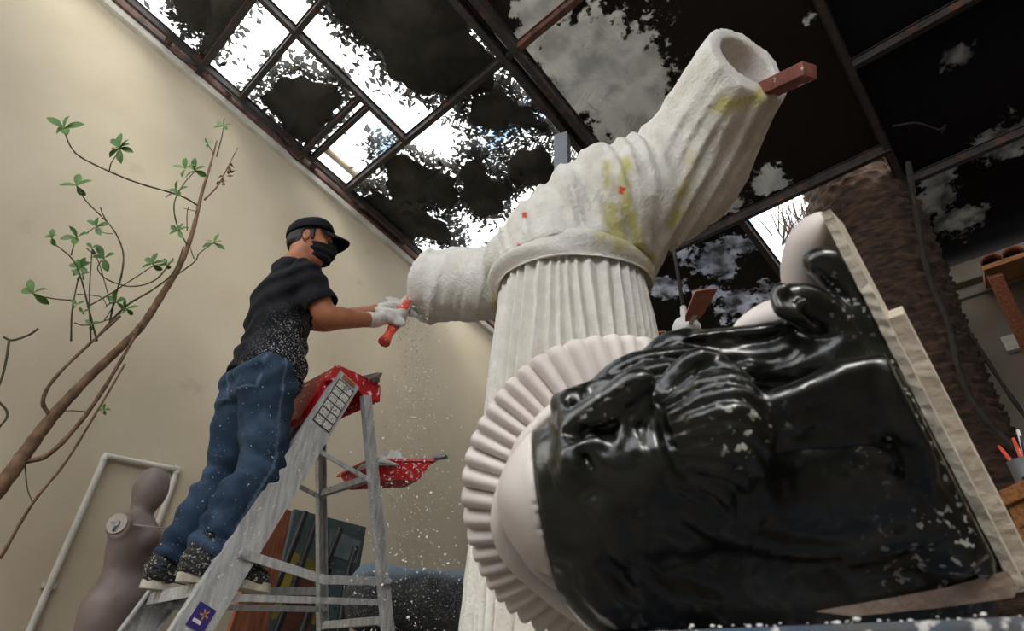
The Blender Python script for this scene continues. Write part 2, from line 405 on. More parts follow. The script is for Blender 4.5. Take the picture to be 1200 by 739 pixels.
# timber plate and flashing along the head of the left wall
def rl(x, y, dz=0.0): return A_((x, y, roofz(y) + dz))
b = MB(); b.beam(rl(WX + 0.02, -3.8, -0.06), rl(WX + 0.02, 6.1, -0.06), 0.07, 0.07, bev=0.008); struct(b.build('trim_2', M['pvc']))
b = MB(); b.beam(rl(WX + 0.055, -3.8, 0.02), rl(WX + 0.055, 6.1, 0.02), 0.04, 0.07, bev=0.006); struct(b.build('trim_3', M['rust']))

# roof frame
def roofbeam(a, b_, wd=0.05, ht=0.07, m='steel', dz=0.0, top=0.0):
    q = MB(); q.beam(rl(a[0], a[1], dz), rl(b_[0], b_[1], dz), wd, ht, bev=0.004)
    q.beam(rl(a[0], a[1], dz + ht / 2), rl(b_[0], b_[1], dz + ht / 2), wd * 1.6, 0.008)
    o = q.build('roof_beam', M[m]); return struct(o)
Y0, Y1 = -3.6, 6.1
roofbeam((-4.33, Y0), (-4.33, 6.0), 0.032)
roofbeam((-3.35, Y0), (-3.35, 1.98), 0.045)
roofbeam((-2.11, Y0), (-2.03, 4.44), 0.06, 0.10)
roofbeam((-1.93, Y0), (-1.93, 4.44), 0.06, 0.10)
roofbeam((0.08, Y0), (0.02, Y1), 0.045, 0.08)
roofbeam((2.2, Y0), (2.2, Y1), 0.05, 0.08)
roofbeam((-4.5, 0.33), (-3.35, 0.33), 0.05)
roofbeam((-4.33, 0.72), (-2.1, 0.72), 0.045)
roofbeam((-4.33, 1.42), (-3.35, 1.42), 0.04)
roofbeam((-4.33, 1.52), (-3.35, 1.52), 0.04)
roofbeam((-4.33, 1.96), (-1.9, 1.96), 0.05, 0.07)
roofbeam((-1.9, 1.96), (0.08, 1.96), 0.05, 0.07, 'rust')
roofbeam((-2.1, 4.44), (0.05, 4.44), 0.05, 0.09)
roofbeam((-4.33, 4.44), (-2.1, 4.44), 0.05, 0.09)
roofbeam((-1.25, 4.44), (-1.2, 6.05), 0.06, 0.08)
roofbeam((0.05, 3.6), (3.5, 3.6), 0.05)
roofbeam((0.05, 4.85), (3.5, 4.85), 0.05)
roofbeam((-4.33, -1.2), (3.5, -1.2), 0.05)
for y in (0.02, 0.62, 1.44, 1.58): roofbeam((-4.48, y), (-4.33, y), 0.035, 0.05, 'rust')

# roof sheets: clear polycarbonate and grimy polycarbonate with foliage dark painted in
def sheet_mat(name, clear, dirt_shade, dirtamt, patches, nscale=2.2, rough=0.25, floor_=0.02, tr=0.5, namp=1.0, film_shade=0.6, tl=0.62):
    m = bpy.data.materials.new(name); m.use_nodes = True; n, l = m.node_tree.nodes, m.node_tree.links
    out = n['Material Output']; n.remove(n['Principled BSDF'])
    geo = n.new('ShaderNodeNewGeometry'); P = geo.outputs['Position']
    nz = n.new('ShaderNodeTexNoise'); nz.inputs['Scale'].default_value = nscale; nz.inputs['Detail'].default_value = 9; nz.inputs['Roughness'].default_value = 0.72
    l.new(P, nz.inputs['Vector'])
    def mth(op, a, bv):
        q = n.new('ShaderNodeMath'); q.operation = op
        for i, v in enumerate((a, bv)):
            if isinstance(v, (int, float)): q.inputs[i].default_value = v
            else: l.new(v, q.inputs[i])
        return q.outputs[0]
    best = None
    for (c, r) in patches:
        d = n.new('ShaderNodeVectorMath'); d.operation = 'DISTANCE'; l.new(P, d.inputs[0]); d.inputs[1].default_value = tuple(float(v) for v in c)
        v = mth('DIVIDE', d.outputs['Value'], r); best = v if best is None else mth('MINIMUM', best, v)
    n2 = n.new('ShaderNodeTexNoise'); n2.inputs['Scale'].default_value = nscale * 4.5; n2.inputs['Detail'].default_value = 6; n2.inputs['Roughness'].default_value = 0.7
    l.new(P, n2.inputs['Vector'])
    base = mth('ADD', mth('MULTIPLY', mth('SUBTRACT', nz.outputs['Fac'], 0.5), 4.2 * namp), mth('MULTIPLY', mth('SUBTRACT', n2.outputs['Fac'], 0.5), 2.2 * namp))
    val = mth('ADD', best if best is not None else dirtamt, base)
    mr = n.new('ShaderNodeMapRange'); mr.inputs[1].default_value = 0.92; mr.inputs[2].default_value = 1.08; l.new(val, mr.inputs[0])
    tb = n.new('ShaderNodeBsdfTransparent'); tb.inputs['Color'].default_value = (*clear, 1)
    ts = n.new('ShaderNodeBsdfTranslucent'); ts.inputs['Color'].default_value = (0.62, 0.60, 0.56, 1)
    n3 = n.new('ShaderNodeTexNoise'); n3.inputs['Scale'].default_value = nscale * 1.8; n3.inputs['Detail'].default_value = 7; n3.inputs['Distortion'].default_value = 0.2; l.new(P, n3.inputs['Vector'])  # mottles the clear parts: thin film plus blurred leaf shade painted in
    cr_ = n.new('ShaderNodeValToRGB'); cr_.color_ramp.elements[0].position = 0.36; cr_.color_ramp.elements[1].position = 0.58
    cr_.color_ramp.elements[0].color = (*[c * film_shade for c in clear], 1); cr_.color_ramp.elements[1].color = (*clear, 1); l.new(n3.outputs['Fac'], cr_.inputs['Fac']); l.new(cr_.outputs['Color'], tb.inputs['Color'])
    cs_ = n.new('ShaderNodeValToRGB'); cs_.color_ramp.elements[0].position = 0.36; cs_.color_ramp.elements[1].position = 0.58
    cs_.color_ramp.elements[0].color = (tl * film_shade, tl * 0.97 * film_shade, tl * 0.9 * film_shade, 1); cs_.color_ramp.elements[1].color = (tl, tl * 0.97, tl * 0.9, 1); l.new(n3.outputs['Fac'], cs_.inputs['Fac']); l.new(cs_.outputs['Color'], ts.inputs['Color'])
    mx = n.new('ShaderNodeMixShader'); mx.inputs[0].default_value = tr; l.new(tb.outputs[0], mx.inputs[1]); l.new(ts.outputs[0], mx.inputs[2])
    df = n.new('ShaderNodeBsdfDiffuse'); df.inputs['Color'].default_value = (*dirt_shade, 1)
    t2 = n.new('ShaderNodeBsdfTransparent'); t2.inputs['Color'].default_value = (floor_, floor_ * 0.9, floor_ * 0.8, 1)
    ad = n.new('ShaderNodeAddShader'); l.new(df.outputs[0], ad.inputs[0]); l.new(t2.outputs[0], ad.inputs[1])
    m2 = n.new('ShaderNodeMixShader'); l.new(mr.outputs[0], m2.inputs[0]); l.new(mx.outputs[0], m2.inputs[1]); l.new(ad.outputs[0], m2.inputs[2])
    gl = n.new('ShaderNodeBsdfGlossy'); gl.inputs['Roughness'].default_value = rough
    wv = n.new('ShaderNodeTexWave'); wv.inputs['Scale'].default_value = 14; l.new(P, wv.inputs['Vector'])
    bp = n.new('ShaderNodeBump'); bp.inputs['Strength'].default_value = 0.25; bp.inputs['Distance'].default_value = 0.01
    l.new(wv.outputs['Fac'], bp.inputs['Height']); l.new(bp.outputs['Normal'], gl.inputs['Normal'])
    m3 = n.new('ShaderNodeMixShader'); m3.inputs[0].default_value = 0.025; l.new(m2.outputs[0], m3.inputs[1]); l.new(gl.outputs[0], m3.inputs[2])
    l.new(m3.outputs[0], out.inputs['Surface']); return m
CLEAR = sheet_mat('clear_polycarbonate', (0.93, 0.95, 0.96), (0.05, 0.042, 0.034), 0.22, [], 1.7, floor_=0.05, tr=0.06, film_shade=0.8)
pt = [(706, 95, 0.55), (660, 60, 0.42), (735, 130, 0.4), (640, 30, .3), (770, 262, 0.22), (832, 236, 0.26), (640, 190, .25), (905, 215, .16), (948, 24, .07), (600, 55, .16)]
GRIMY_SHADED = sheet_mat('grimy_shaded_polycarbonate', (0.18, 0.176, 0.17), (0.016, 0.012, 0.009), 0, [(onroof(x, y), r) for x, y, r in pt], 2.6, floor_=0.004, tr=0.38, film_shade=0.75, tl=0.44)  # grime plus the dark of the palm crown above, put into the colour
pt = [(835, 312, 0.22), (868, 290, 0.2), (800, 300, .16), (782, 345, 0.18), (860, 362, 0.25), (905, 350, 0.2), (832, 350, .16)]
FOLIAGE_SHADE = sheet_mat('foliage_shade_polycarbonate', (0.22, 0.23, 0.26), (0.016, 0.013, 0.010), 0, [(onroof(x, y), r) for x, y, r in pt], 3.4, floor_=0.004, tr=0.35, film_shade=0.3, tl=0.35)  # dark of foliage beyond and light between leaves painted into the sheet
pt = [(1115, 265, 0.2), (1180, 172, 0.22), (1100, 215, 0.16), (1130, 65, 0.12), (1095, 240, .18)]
GRIMY3 = sheet_mat('black_film_polycarbonate', (0.06, 0.06, 0.058), (0.006, 0.006, 0.008), 0, [(onroof(x, y), r) for x, y, r in pt], 3.2, floor_=0.002, tr=0.5, film_shade=0.4, tl=0.22)  # slight blue in the dark colour is painted sky reflection
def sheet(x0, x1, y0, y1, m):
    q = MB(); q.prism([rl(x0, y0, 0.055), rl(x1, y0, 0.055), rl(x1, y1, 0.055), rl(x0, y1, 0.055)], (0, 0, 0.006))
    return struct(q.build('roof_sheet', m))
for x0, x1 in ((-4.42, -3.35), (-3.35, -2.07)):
    sheet(x0, x1, Y0, -1.2, GRIMY_SHADED)  # rear sheets out of view, darkened to cut light on the wall
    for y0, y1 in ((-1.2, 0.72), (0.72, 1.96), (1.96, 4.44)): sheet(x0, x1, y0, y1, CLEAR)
for y0, y1 in ((Y0, -1.2), (-1.2, 1.96), (1.96, 4.44)): sheet(-2.07, 0.05, y0, y1, GRIMY_SHADED)
sheet(-4.42, -1.22, 4.44, Y1, FOLIAGE_SHADE)
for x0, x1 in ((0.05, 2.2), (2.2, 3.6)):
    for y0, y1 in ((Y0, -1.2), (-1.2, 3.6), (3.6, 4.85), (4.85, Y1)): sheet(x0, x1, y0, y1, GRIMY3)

# ------------------------------------------------------------------ dark leaf heaps lying on the clear sheets
def leafquad(mb, p, size, asp=0.45, up=None):
    d = nrm(RNG.normal(size=3) * A_((1, 1, 0.45))); n_ = nrm(np.cross(d, RNG.normal(size=3)))
    p = A_(p, float); q = n_ * size * asp / 2; e = d * size
    k = np.cross(d, n_) * size * 0.12
    mb.add([p, p + e * 0.45 + q + k, p + e, p + e * 0.45 - q + k], [(0, 1, 2), (0, 2, 3)])
def heap(poly, label, n_leaf=900, h=0.16, spread=0.10):
    P = [onroof(x, y) for x, y in poly]; c = np.mean(P, 0)
    R = smooth_path(P + [P[0]], 10)[:-1]; N = len(R)
    V = []; F = []; rings = 7; seed = random.random() * 30
    for i in range(rings):
        t = (i + 1) / rings
        for j, p in enumerate(R):
            q = c + (p - c) * t
            wob = vnoise(A_(q[0] * 9 + seed), A_(q[1] * 9), A_(seed)) * 0.10 + vnoise(A_(q[0] * 25 + seed), A_(q[1] * 25), A_(seed)) * 0.05
            q = q + (p - c) / max(np.linalg.norm(p - c), 1e-6) * float(wob) * t
            bump_ = float(vnoise(A_(q[0] * 6), A_(q[1] * 6), A_(seed + 3)))
            q[2] = roofz(q[1]) + 0.065 + h * (1 - t ** 2) * (1 + bump_)
            V.append(q)
    V.append(c + A_((0, 0, 0.065 + h * 1.1))); ci = len(V) - 1
    base = len(V)
    for j in range(N):
        q = V[(rings - 1) * N + j].copy(); q[2] = roofz(q[1]) + 0.063; V.append(q)
    q = c.copy(); q[2] = roofz(c[1]) + 0.063; V.append(q)
    for j in range(N):
        j2 = (j + 1) % N
        F.append((ci, j, j2))
        for i in range(rings - 1): F.append((i * N + j, (i + 1) * N + j, (i + 1) * N + j2, i * N + j2))
        F.append((len(V) - 1, base + j2, base + j))
        F.append(((rings - 1) * N + j, base + j, base + j2, (rings - 1) * N + j2))
    g = thing('leaf_heap', label, 'leaf heap', c, 'leaf heaps on the clear roof')
    link('matted_leaves', V, F, M['litter'], g)
    mb = MB(); edge = V[(rings - 1) * N:(rings) * N]
    for k in range(n_leaf):
        j = RNG.integers(N); p = edge[j] + (edge[(j + 1) % N] - edge[j]) * RNG.random()
        off = abs(RNG.normal()) * spread * (0.4 + 1.2 * (vnoise(A_(p[0] * 5), A_(p[1] * 5), A_(2.0)) + 0.5))
        p = p + nrm(p - c) * off + RNG.normal(size=3) * 0.02; p[2] = roofz(p[1]) + 0.075 + RNG.random() * 0.10
        leafquad(mb, p, 0.05 + 0.06 * RNG.random())
    mb.build('loose_leaves', M['litterleaf'], g)
heap([(231, 69), (246, 0), (252, -25), (300, -25), (292, 2), (243, 69)], 'dark strip of matted leaves on the roof glass above the wall corner', 350)
heap([(204, 8), (215, -15), (240, -12), (246, 18), (236, 42), (222, 40), (210, 26)], 'small clump of dark leaves at the top left of the roof glass', 500, 0.1, 0.16)
heap([(303, 118), (325, 98), (350, 96), (372, 104), (393, 102), (398, 115), (388, 140), (372, 160), (358, 172), (340, 165), (322, 145)], 'rounded dark leaf heap on the roof glass above the twiggy shrub', 900)
heap([(378, -10), (388, 18), (405, 35), (425, 50), (442, 66), (455, 88), (480, 108), (505, 116), (528, 117), (545, 105), (570, 108), (582, 80), (562, 55), (545, 20), (520, -18), (480, -25), (420, -25)], 'largest dark leaf heap at the top middle of the roof glass', 1500, 0.2)
heap([(448, 190), (470, 183), (500, 200), (522, 208), (535, 230), (525, 250), (500, 238), (480, 245), (460, 240), (452, 215)], 'dark leaf heap on the roof glass left of the blue palm gap', 900)
heap([(548, 150), (555, 120), (590, 118), (622, 132), (638, 156), (605, 150), (580, 158)], 'dark leaf heap below the brown stained beam beside the double beams', 700)
heap([(545, 195), (560, 190), (575, 215), (600, 225), (585, 255), (560, 258), (540, 235)], 'dark leaf heap on the roof glass just above the left sleeve root', 700)
heap([(590, 195), (615, 180), (645, 185), (652, 225), (630, 228), (600, 215)], 'dark leaf heap on the roof glass beside the grey steel post', 500)
heap([(418, 238), (440, 232), (470, 245), (500, 255), (522, 272), (522, 290), (500, 285), (470, 288), (440, 268)], 'long dark leaf heap on the roof glass above the man\'s cap', 900)

# bamboo pole and loose wires above the sheets
b = MB(); b.tube([onroof(378, 172, 0.12), onroof(425, 212, 0.12), onroof(470, 252, 0.12)], 0.035, 10); tag(b.build('wooden_pole', M['pole'], smooth=True, autosmooth=40), 'pale wooden pole lying across the roof glass beyond the beams', 'pole')
for pts, lb in (([(160, 15), (190, 35), (215, 60), (236, 72)], 'thin dark cable sagging under the roof edge at top left'), ([(262, 96), (300, 125), (330, 150), (345, 178), (372, 200)], 'thin dark cable hanging along the wall head above the shrub')):
    b = MB(); P = [rl(onroof(x, y)[0], onroof(x, y)[1], -0.06 - 0.05 * math.sin(i)) for i, (x, y) in enumerate(pts)]
    b.tube([p[:3] for p in smooth_path(P, 5)], 0.008, 6); tag(b.build('cable', M['ironblk'], smooth=True), lb, 'cable')
# light switch conduit: wire loop under the dark sheet at right
b = MB(); P = [onroof(x, y, -0.08) for x, y in ((1046, 148), (1075, 144), (1100, 152), (1108, 146), (1104, 156))]
b.tube(smooth_path(P, 5), 0.008, 6); tag(b.build('wire', M['vine'], smooth=True), 'thin curled wire under the black roof sheet at right', 'wire')

# ------------------------------------------------------------------ date palm through the roof
TRX, TRY = -0.33, 4.95
palm = thing('palm_tree', 'thick scaly palm trunk rising through the roof opening at right', 'palm tree', (TRX, TRY, 0))
V, F = [], []; NR, NA = 420, 120; TH = 6.4
for i in range(NR):
    z = TH * i / (NR - 1)
    R = 0.33 + 0.03 * math.sin(z * 2.0) + 0.14 * max(0, (z - 3.4) / 3.0) ** 1.2
    for j in range(NA):
        a = 2 * math.pi * j / NA
        u_, v_ = z / 0.085, a / (2 * math.pi) * 15
        row = math.floor(u_ + 0.12 * math.sin(a * 3)); fr = u_ - math.floor(u_)
        cell = (v_ + 0.5 * (math.floor(u_) % 2)) % 1.0
        r = R + 0.042 * (fr ** 1.6) * (1 - abs(2 * cell - 1) ** 2.2) + 0.02 * float(vnoise(A_(z * 12), A_(math.cos(a) * 6), A_(math.sin(a) * 6)))
        V.append((TRX + r * math.cos(a), TRY + r * math.sin(a), z))
for i in range(NR - 1):
    for j in range(NA): F.append((i * NA + j, i * NA + (j + 1) % NA, (i + 1) * NA + (j + 1) % NA, (i + 1) * NA + j))
F.append(tuple((NR - 1) * NA + j for j in range(NA)))
link('trunk', V, F, M['bark'], palm)
def frond(target, lift=0.7, parent=None, n=46, ll=0.42):
    """feather frond arching from the palm's crown to a tip"""
    o = A_((TRX, TRY, TH - 0.2)); t = A_(target, float); mid = (o + t) / 2 + A_((0, 0, lift))
    mb = MB(); P = []
    for k in range(n + 1):
        s_ = k / n; P.append((1 - s_) ** 2 * o + 2 * s_ * (1 - s_) * mid + s_ * s_ * t)
    mb.tube(P, [0.03 * (1 - 0.85 * k / n) for k in range(n + 1)], 5)
    for k in range(int(n * 0.16), n + 1):
        d = nrm(P[min(k + 1, n)] - P[max(k - 1, 0)]); sd = nrm(np.cross(d, (0, 0, 1)))
        s_ = k / n; L = ll * (math.sin(math.pi * min(1, 0.12 + s_ * 0.86)) ** 0.6)
        for sg in (-1, 1):
            for h_ in (0, 0.5):
                p = P[k] + (P[min(k + 1, n)] - P[k]) * h_
                q = nrm(sd * sg * 0.8 + d * 0.62 + A_((0, 0, -0.30 + 0.14 * RNG.normal())))
                wv_ = nrm(np.cross(q, d)); wv_ = np.cross(q, wv_) * 0.011
                e = p + q * L * (0.9 + 0.2 * RNG.random()); m_ = p + q * L * 0.5
                mb.add([p - wv_ * .5, m_ - wv_, e + A_((0, 0, -0.05)), m_ + wv_, p + wv_ * .5], [(0, 1, 2, 3, 4)])
    return mb.build('frond', M['frond'], parent)
for px, py, up in ((545, 205, 0.45), (688, 150, 0.35), (735, 70, 0.4), (600, 215, 0.35), (520, 140, 0.8), (640, -40, 0.9), (840, 60, 0.6), (960, 10, 0.8), (760, 20, 1.2)):
    frond(onroof(px, py, up), 1.0, palm)
for a in range(9):
    an = a * 2 * math.pi / 9 + 0.3; frond((TRX + 2.9 * math.cos(an), TRY + 2.9 * math.sin(an), TH - 0.5 + 0.7 * (a % 3)), 1.0, palm, 36)
# dry brush hanging by the trunk, seen through the opening
g = MB()
for k in range(150):
    p = A_((-1.15 + 0.5 * RNG.random(), 5.0 + 1.0 * RNG.random(), 4.45 + 0.2 * RNG.random())); d = nrm(A_((0.25, 0.1, 1)) + RNG.normal(size=3) * 0.35)
    g.tube([p, p + d * 0.25 + RNG.normal(size=3) * 0.03, p + d * (0.5 + 0.4 * RNG.random())], [0.008, 0.006, 0.003], 4)
tag(g.build('dry_brush', M['stem']), 'tangle of dry twigs left of the palm trunk in the roof opening', 'dry twigs', kind='stuff')
g = MB()
for k in range(70):
    p = A_((0.0 + 0.12 * RNG.random(), 4.5 + 1.1 * RNG.random(), 4.5 + 0.2 * RNG.random())); d = nrm(A_((-0.3, 0.1, 1)) + RNG.normal(size=3) * 0.4)
    g.tube([p, p + d * 0.25, p + d * (0.4 + 0.4 * RNG.random())], [0.008, 0.006, 0.003], 4)
tag(g.build('dry_brush', M['stem']), 'dry twigs right of the palm trunk in the roof opening', 'dry twigs', kind='stuff')

# ================================================================== STATUE
AX = W(672, 320, 2.50)                       # waist centre of the robe
statue = thing('statue', 'tall white carved foam robe statue without head, arms outstretched', 'statue', (AX[0], AX[1], 0))
s = SDF(AX + A_((-1.35, -1.05, -0.45)), AX + A_((1.35, 0.75, 1.15)), 0.012)
VX, VR, VU, VC = A_((1., 0, 0)), cr, cu, cb   # image right / up / towards-camera directions
tor = nrm(np.cross(A_((0, 0, 1)), VC)); tdep = np.cross(tor, A_((0, 0, 1)))   # torso width / depth axes
axT = [tor, tdep, A_((0, 0, 1))]
def D(px, py, d): return W(px, py, d)
# torso: sloping shoulders, chest, blouse over the sash
s.cone(D(713, 222, 2.53), D(604, 306, 2.66), 0.155, 0.145, 0.05)
s.ell(D(668, 282, 2.53), (0.285, 0.20, 0.24), axT, 0.10)
s.ell(D(672, 318, 2.49), (0.325, 0.255, 0.15), axT, 0.08)
s.ell(D(708, 250, 2.52), (0.22, 0.19, 0.24), axT, 0.10)
s.cone(D(700, 232, 2.52), D(745, 236, 2.50), 0.17, 0.205, 0.10)
s.cone(D(752, 268, 2.47), D(740, 312, 2.46), 0.13, 0.12, 0.08)
# left sleeve: wide, flat cut
s.chain([D(625, 318, 2.74), D(575, 332, 2.84), D(520, 335, 2.98), D(440, 336, 3.17)], [0.15, 0.180, 0.195, 0.200], 0.006)
# right sleeve: rises towards the camera
s.chain([D(735, 236, 2.50), D(797, 206, 2.50), D(836, 146, 2.40), D(884, 60, 2.20)], [0.205, 0.195, 0.165, 0.142], 0.09, m=5)
endL = D(503, 333, 3.02); nL = nrm(D(440, 336, 3.17) - D(520, 334, 2.98)); nL = nrm(nL + 0.12 * VU)
endR = D(877, 70, 2.23); nR = nrm(D(884, 60, 2.20) - D(832, 150, 2.40)); nR = nrm(nR + 0.55 * VC + 0.25 * VR)
def folds(x, y, z):
    P = np.stack([x, y, z], 1) - AX
    u = P @ cr; v = P @ cu; th = np.arctan2(P @ tor, -(P @ tdep) + 0.0)
    isL = np.clip((-u - 0.28) / 0.12, 0, 1); isR = np.clip((u - 0.30) / 0.12, 0, 1); isT = 1 - np.maximum(isL, isR)
    n1 = vnoise(x * 4, y * 4, z * 4); n2 = vnoise(x * 11, y * 11, z * 11); n3 = vnoise(x * 30, y * 30, z * 30)
    def rd_(q, p_, sd):        # irregular ridges running along p_, spaced along q
        w_ = q + 0.35 * vnoise(q * 0.5 + sd, p_ * 1.2, p_ * 0 + sd)
        a_ = vnoise(w_ + 40, p_ * 0.9, p_ * 0 + sd); b_ = vnoise(w_ * 2.1 + 40, p_ * 1.3, p_ * 0 + sd + 7)
        return (0.16 - np.abs(a_)) * 1.6 + (0.12 - np.abs(b_)) * 0.7
    fT = -rd_(17 * (u + 0.25 * v), 3.0 * (v - 0.25 * u), 3.3) * 0.052 * isT
    fL = -rd_(12 * (u - 0.25 * v), 3.0 * (v + 0.25 * u), 8.1) * 0.022 * isL
    fR = -rd_(17 * (u * 0.86 - v * 0.42), 2.5 * (u * 0.42 + v * 0.86), 12.7) * 0.046 * isR
    return fT + fL + fR + n2 * 0.008 + n3 * 0.004
s.disp(folds)
s.plane(endL, nL); s.plane(endR, nR)
# hollow sleeve mouths
s.chain([endL + nL * 0.05, endL - nL * 0.16], [0.150, 0.135], 0.01, 's')
s.chain([endR + nR * 0.06, endR - nR * 0.05, D(838, 142, 2.385)], [0.126, 0.118, 0.10], 0.012, 's')
s.plane(AX + A_((0, 0, -0.02)), (0, 0, -1))
def onrobe(pts, dflt=2.35):
    out = []
    for x, y in smooth_path(pts, 5):
        d = s.hit(x, y, 1.6, 3.4); out.append(W(x, y, d if d else dflt))
    return out
seamA = [onrobe(q) for q in ([(735, 188), (731, 215), (738, 250), (748, 282), (752, 305)], [(711, 190), (712, 220), (718, 255), (728, 285)], [(812, 186), (803, 215), (796, 240), (788, 262)],
         [(618, 332), (650, 306), (700, 298), (745, 306), (764, 300)], [(585, 350), (592, 372)], [(846, 122), (872, 118), (892, 108)])]
seamA.append([D(760, 300, 2.22), D(766, 345, 2.22)])
def stain(V, rr=0.034):
    f = np.zeros(len(V)); N = vnoise(V[:, 0] * 14, V[:, 1] * 14, V[:, 2] * 14); N2 = vnoise(V[:, 0] * 40, V[:, 1] * 40, V[:, 2] * 40)
    c = (V - EYE) @ -cb; px = CX + FPX * ((V - EYE) @ cr) / c
    for sg in seamA: f = np.maximum(f, np.clip(1.15 - seg_dist(V, sg) / rr + 1.3 * N + 0.7 * N2, 0, 0.9) * (seg_dist(V, sg) < 0.2))
    return f
redp = [D(617, 252, 2.36), D(617, 345, 2.3), D(728, 224, 2.3), D(608, 290, 2.4)]
def redm(V):
    f = np.zeros(len(V))
    for p in redp: f = np.maximum(f, (np.linalg.norm((V - p) * A_((1, 1, 0.6)), axis=1) < 0.013).astype(float))
    return f
# nearest robe point for each small red paint mark
_V, _Q = s.mesh()
redp = [_V[np.argmin(np.linalg.norm(np.cross(_V - EYE, nrm(p - EYE)), axis=1) + 0.02 * ((_V - EYE) @ nrm(p - EYE)))] for p in redp]
s.build('robe_top', M['foam'], statue, {'stain': stain, 'redmark': redm})

# pleated skirt
V, F = [], []; NA, NZ = 640, 70; ztop = AX[2] + 0.02; NP = 40
for i in range(NZ):
    t = i / (NZ - 1); z = ztop * (1 - t) + 0.02 * t
    for j in range(NA):
        a = 2 * math.pi * j / NA
        wob = 0.9 * float(vnoise(A_(math.cos(a) * 2.2 + 5), A_(math.sin(a) * 2.2), A_(t * 2.0)))
        ph = a * NP + wob * 9
        pl = (abs(((ph / (2 * math.pi)) % 1) * 2 - 1) - 0.5)
        pl = math.copysign(abs(pl * 2) ** 0.75, pl) * 0.5
        amp = (0.016 + 0.036 * min(1, t * 2.2)) * (0.35 + 1.5 * (0.5 + float(vnoise(A_(math.cos(a) * 3.1 + 11), A_(math.sin(a) * 3.1), A_(t * 1.5)))))
        rw = 0.295 + 0.085 * t; rd = 0.225 + 0.12 * t
        k = 1 + 0 * t; r_ = amp * pl + 0.012 * float(vnoise(A_(math.cos(a) * 9), A_(math.sin(a) * 9), A_(z * 5)))
        p = AX * A_((1, 1, 0)) + tor * math.sin(a) * (rw + r_) + tdep * math.cos(a) * (rd + r_); p[2] = z
        V.append(p)
for i in range(NZ - 1):
    for j in range(NA): F.append((i * NA + j, (i + 1) * NA + j, (i + 1) * NA + (j + 1) % NA, i * NA + (j + 1) % NA))
F.append(tuple(range(NA - 1, -1, -1)))
V = A_(V)
link('skirt', V, F, M['foam'], statue, True, {'stain': stain(V) * 0.8, 'redmark': redm(V)})
# sash: two wrapped folded bands
V, F = [], []; NA, NB = 220, 28
for i in range(NA):
    a = 2 * math.pi * i / NA
    for j in range(NB):
        b_ = 2 * math.pi * j / NB
        rr = 0.020 + 0.011 * math.sin(3 * b_ + 3.0 * a + 1.5 * math.sin(2 * a)) + 0.004 * float(vnoise(A_(math.cos(a) * 5), A_(math.sin(a) * 5), A_(b_ * 2)))
        h_ = 0.066 * (1 + 0.16 * math.sin(2 * a + 1))
        r0 = rr * math.cos(b_) + 0.010 * math.cos(3 * b_); z = h_ * math.sin(b_)
        p = AX + tor * math.sin(a) * (0.325 + r0) + tdep * math.cos(a) * (0.255 + r0); p[2] = AX[2] - 0.035 + z + 0.02 * math.sin(a)
        V.append(p)
for i in range(NA):
    for j in range(NB): F.append((i * NB + j, ((i + 1) % NA) * NB + j, ((i + 1) % NA) * NB + (j + 1) % NB, i * NB + (j + 1) % NB))
V = A_(V); link('sash', V, F, M['foam'], statue, True, {'stain': np.clip(stain(V, 0.07) * 0.85, 0, 1), 'redmark': redm(V)})
# armature: steel post at the neck and painted timber in the right sleeve
b = MB(); pb = D(660, 215, 2.62); b.beam(pb + A_((0, 0, -0.1)), A_((pb[0], pb[1], pb[2] + 0.31)), 0.065, 0.065, (1, 0.4, 0), bev=0.004); b.build('steel_post', M['grey'], statue)
b = MB(); b.beam(D(850, 128, 2.36), D(949, 82, 2.02), 0.075, 0.05, VU, bev=0.004); b.build('timber_arm', M['redwood'], statue)

# ================================================================== STEP LADDER
LX = -2.26
lad = thing('step_ladder', 'silver aluminium step ladder with red top cap under the man', 'ladder', (LX, 1.15, 0))
def ladpt(x_top, x_bot, top, bot, z):
    t = (top[1] - z) / (top[1] - bot[1]); return A_((x_top + (x_bot - x_top) * t, top[0] + (bot[0] - top[0]) * t, z))
FT, FB = (1.17, 1.70), (0.55, 0.0); RT, RB = (1.27, 1.66), (1.75, 0.0)
NX, FXX = (-2.07, -1.99), (-2.45, -2.53)
def channel(a, b, depthdir, wdt, fl, outer, name, par, t=0.006):
    """C-section rail: web facing outward plus two flanges"""
    a, b = A_(a), A_(b); d = nrm(b - a); o = nrm(outer - d * np.dot(outer, d)); e = np.cross(d, o)
    q = MB(); L = np.linalg.norm(b - a) / 2; c = (a + b) / 2
    q.box(c + o * (t / 2), (L, t / 2, wdt / 2), [d, o, e])
    for sg in (-1, 1): q.box(c + e * sg * (wdt / 2 - t / 2) - o * (fl / 2), (L, fl / 2, t / 2), [d, o, e])
    return q.build(name, M['alu'], par)
railN = channel(ladpt(*NX, FT, FB, 1.70), ladpt(*NX, FT, FB, 0.0), None, 0.112, 0.028, A_((1., 0, 0)), 'rail', lad)
railF = channel(ladpt(*FXX, FT, FB, 1.70), ladpt(*FXX, FT, FB, 0.0), None, 0.112, 0.028, A_((-1., 0, 0)), 'rail', lad)
for xx, o in ((NX, 1.), (FXX, -1.)):
    channel(ladpt(*xx, RT, RB, 1.66), ladpt(*xx, RT, RB, 0.0), None, 0.042, 0.024, A_((o, 0, 0)), 'rear_rail', lad)
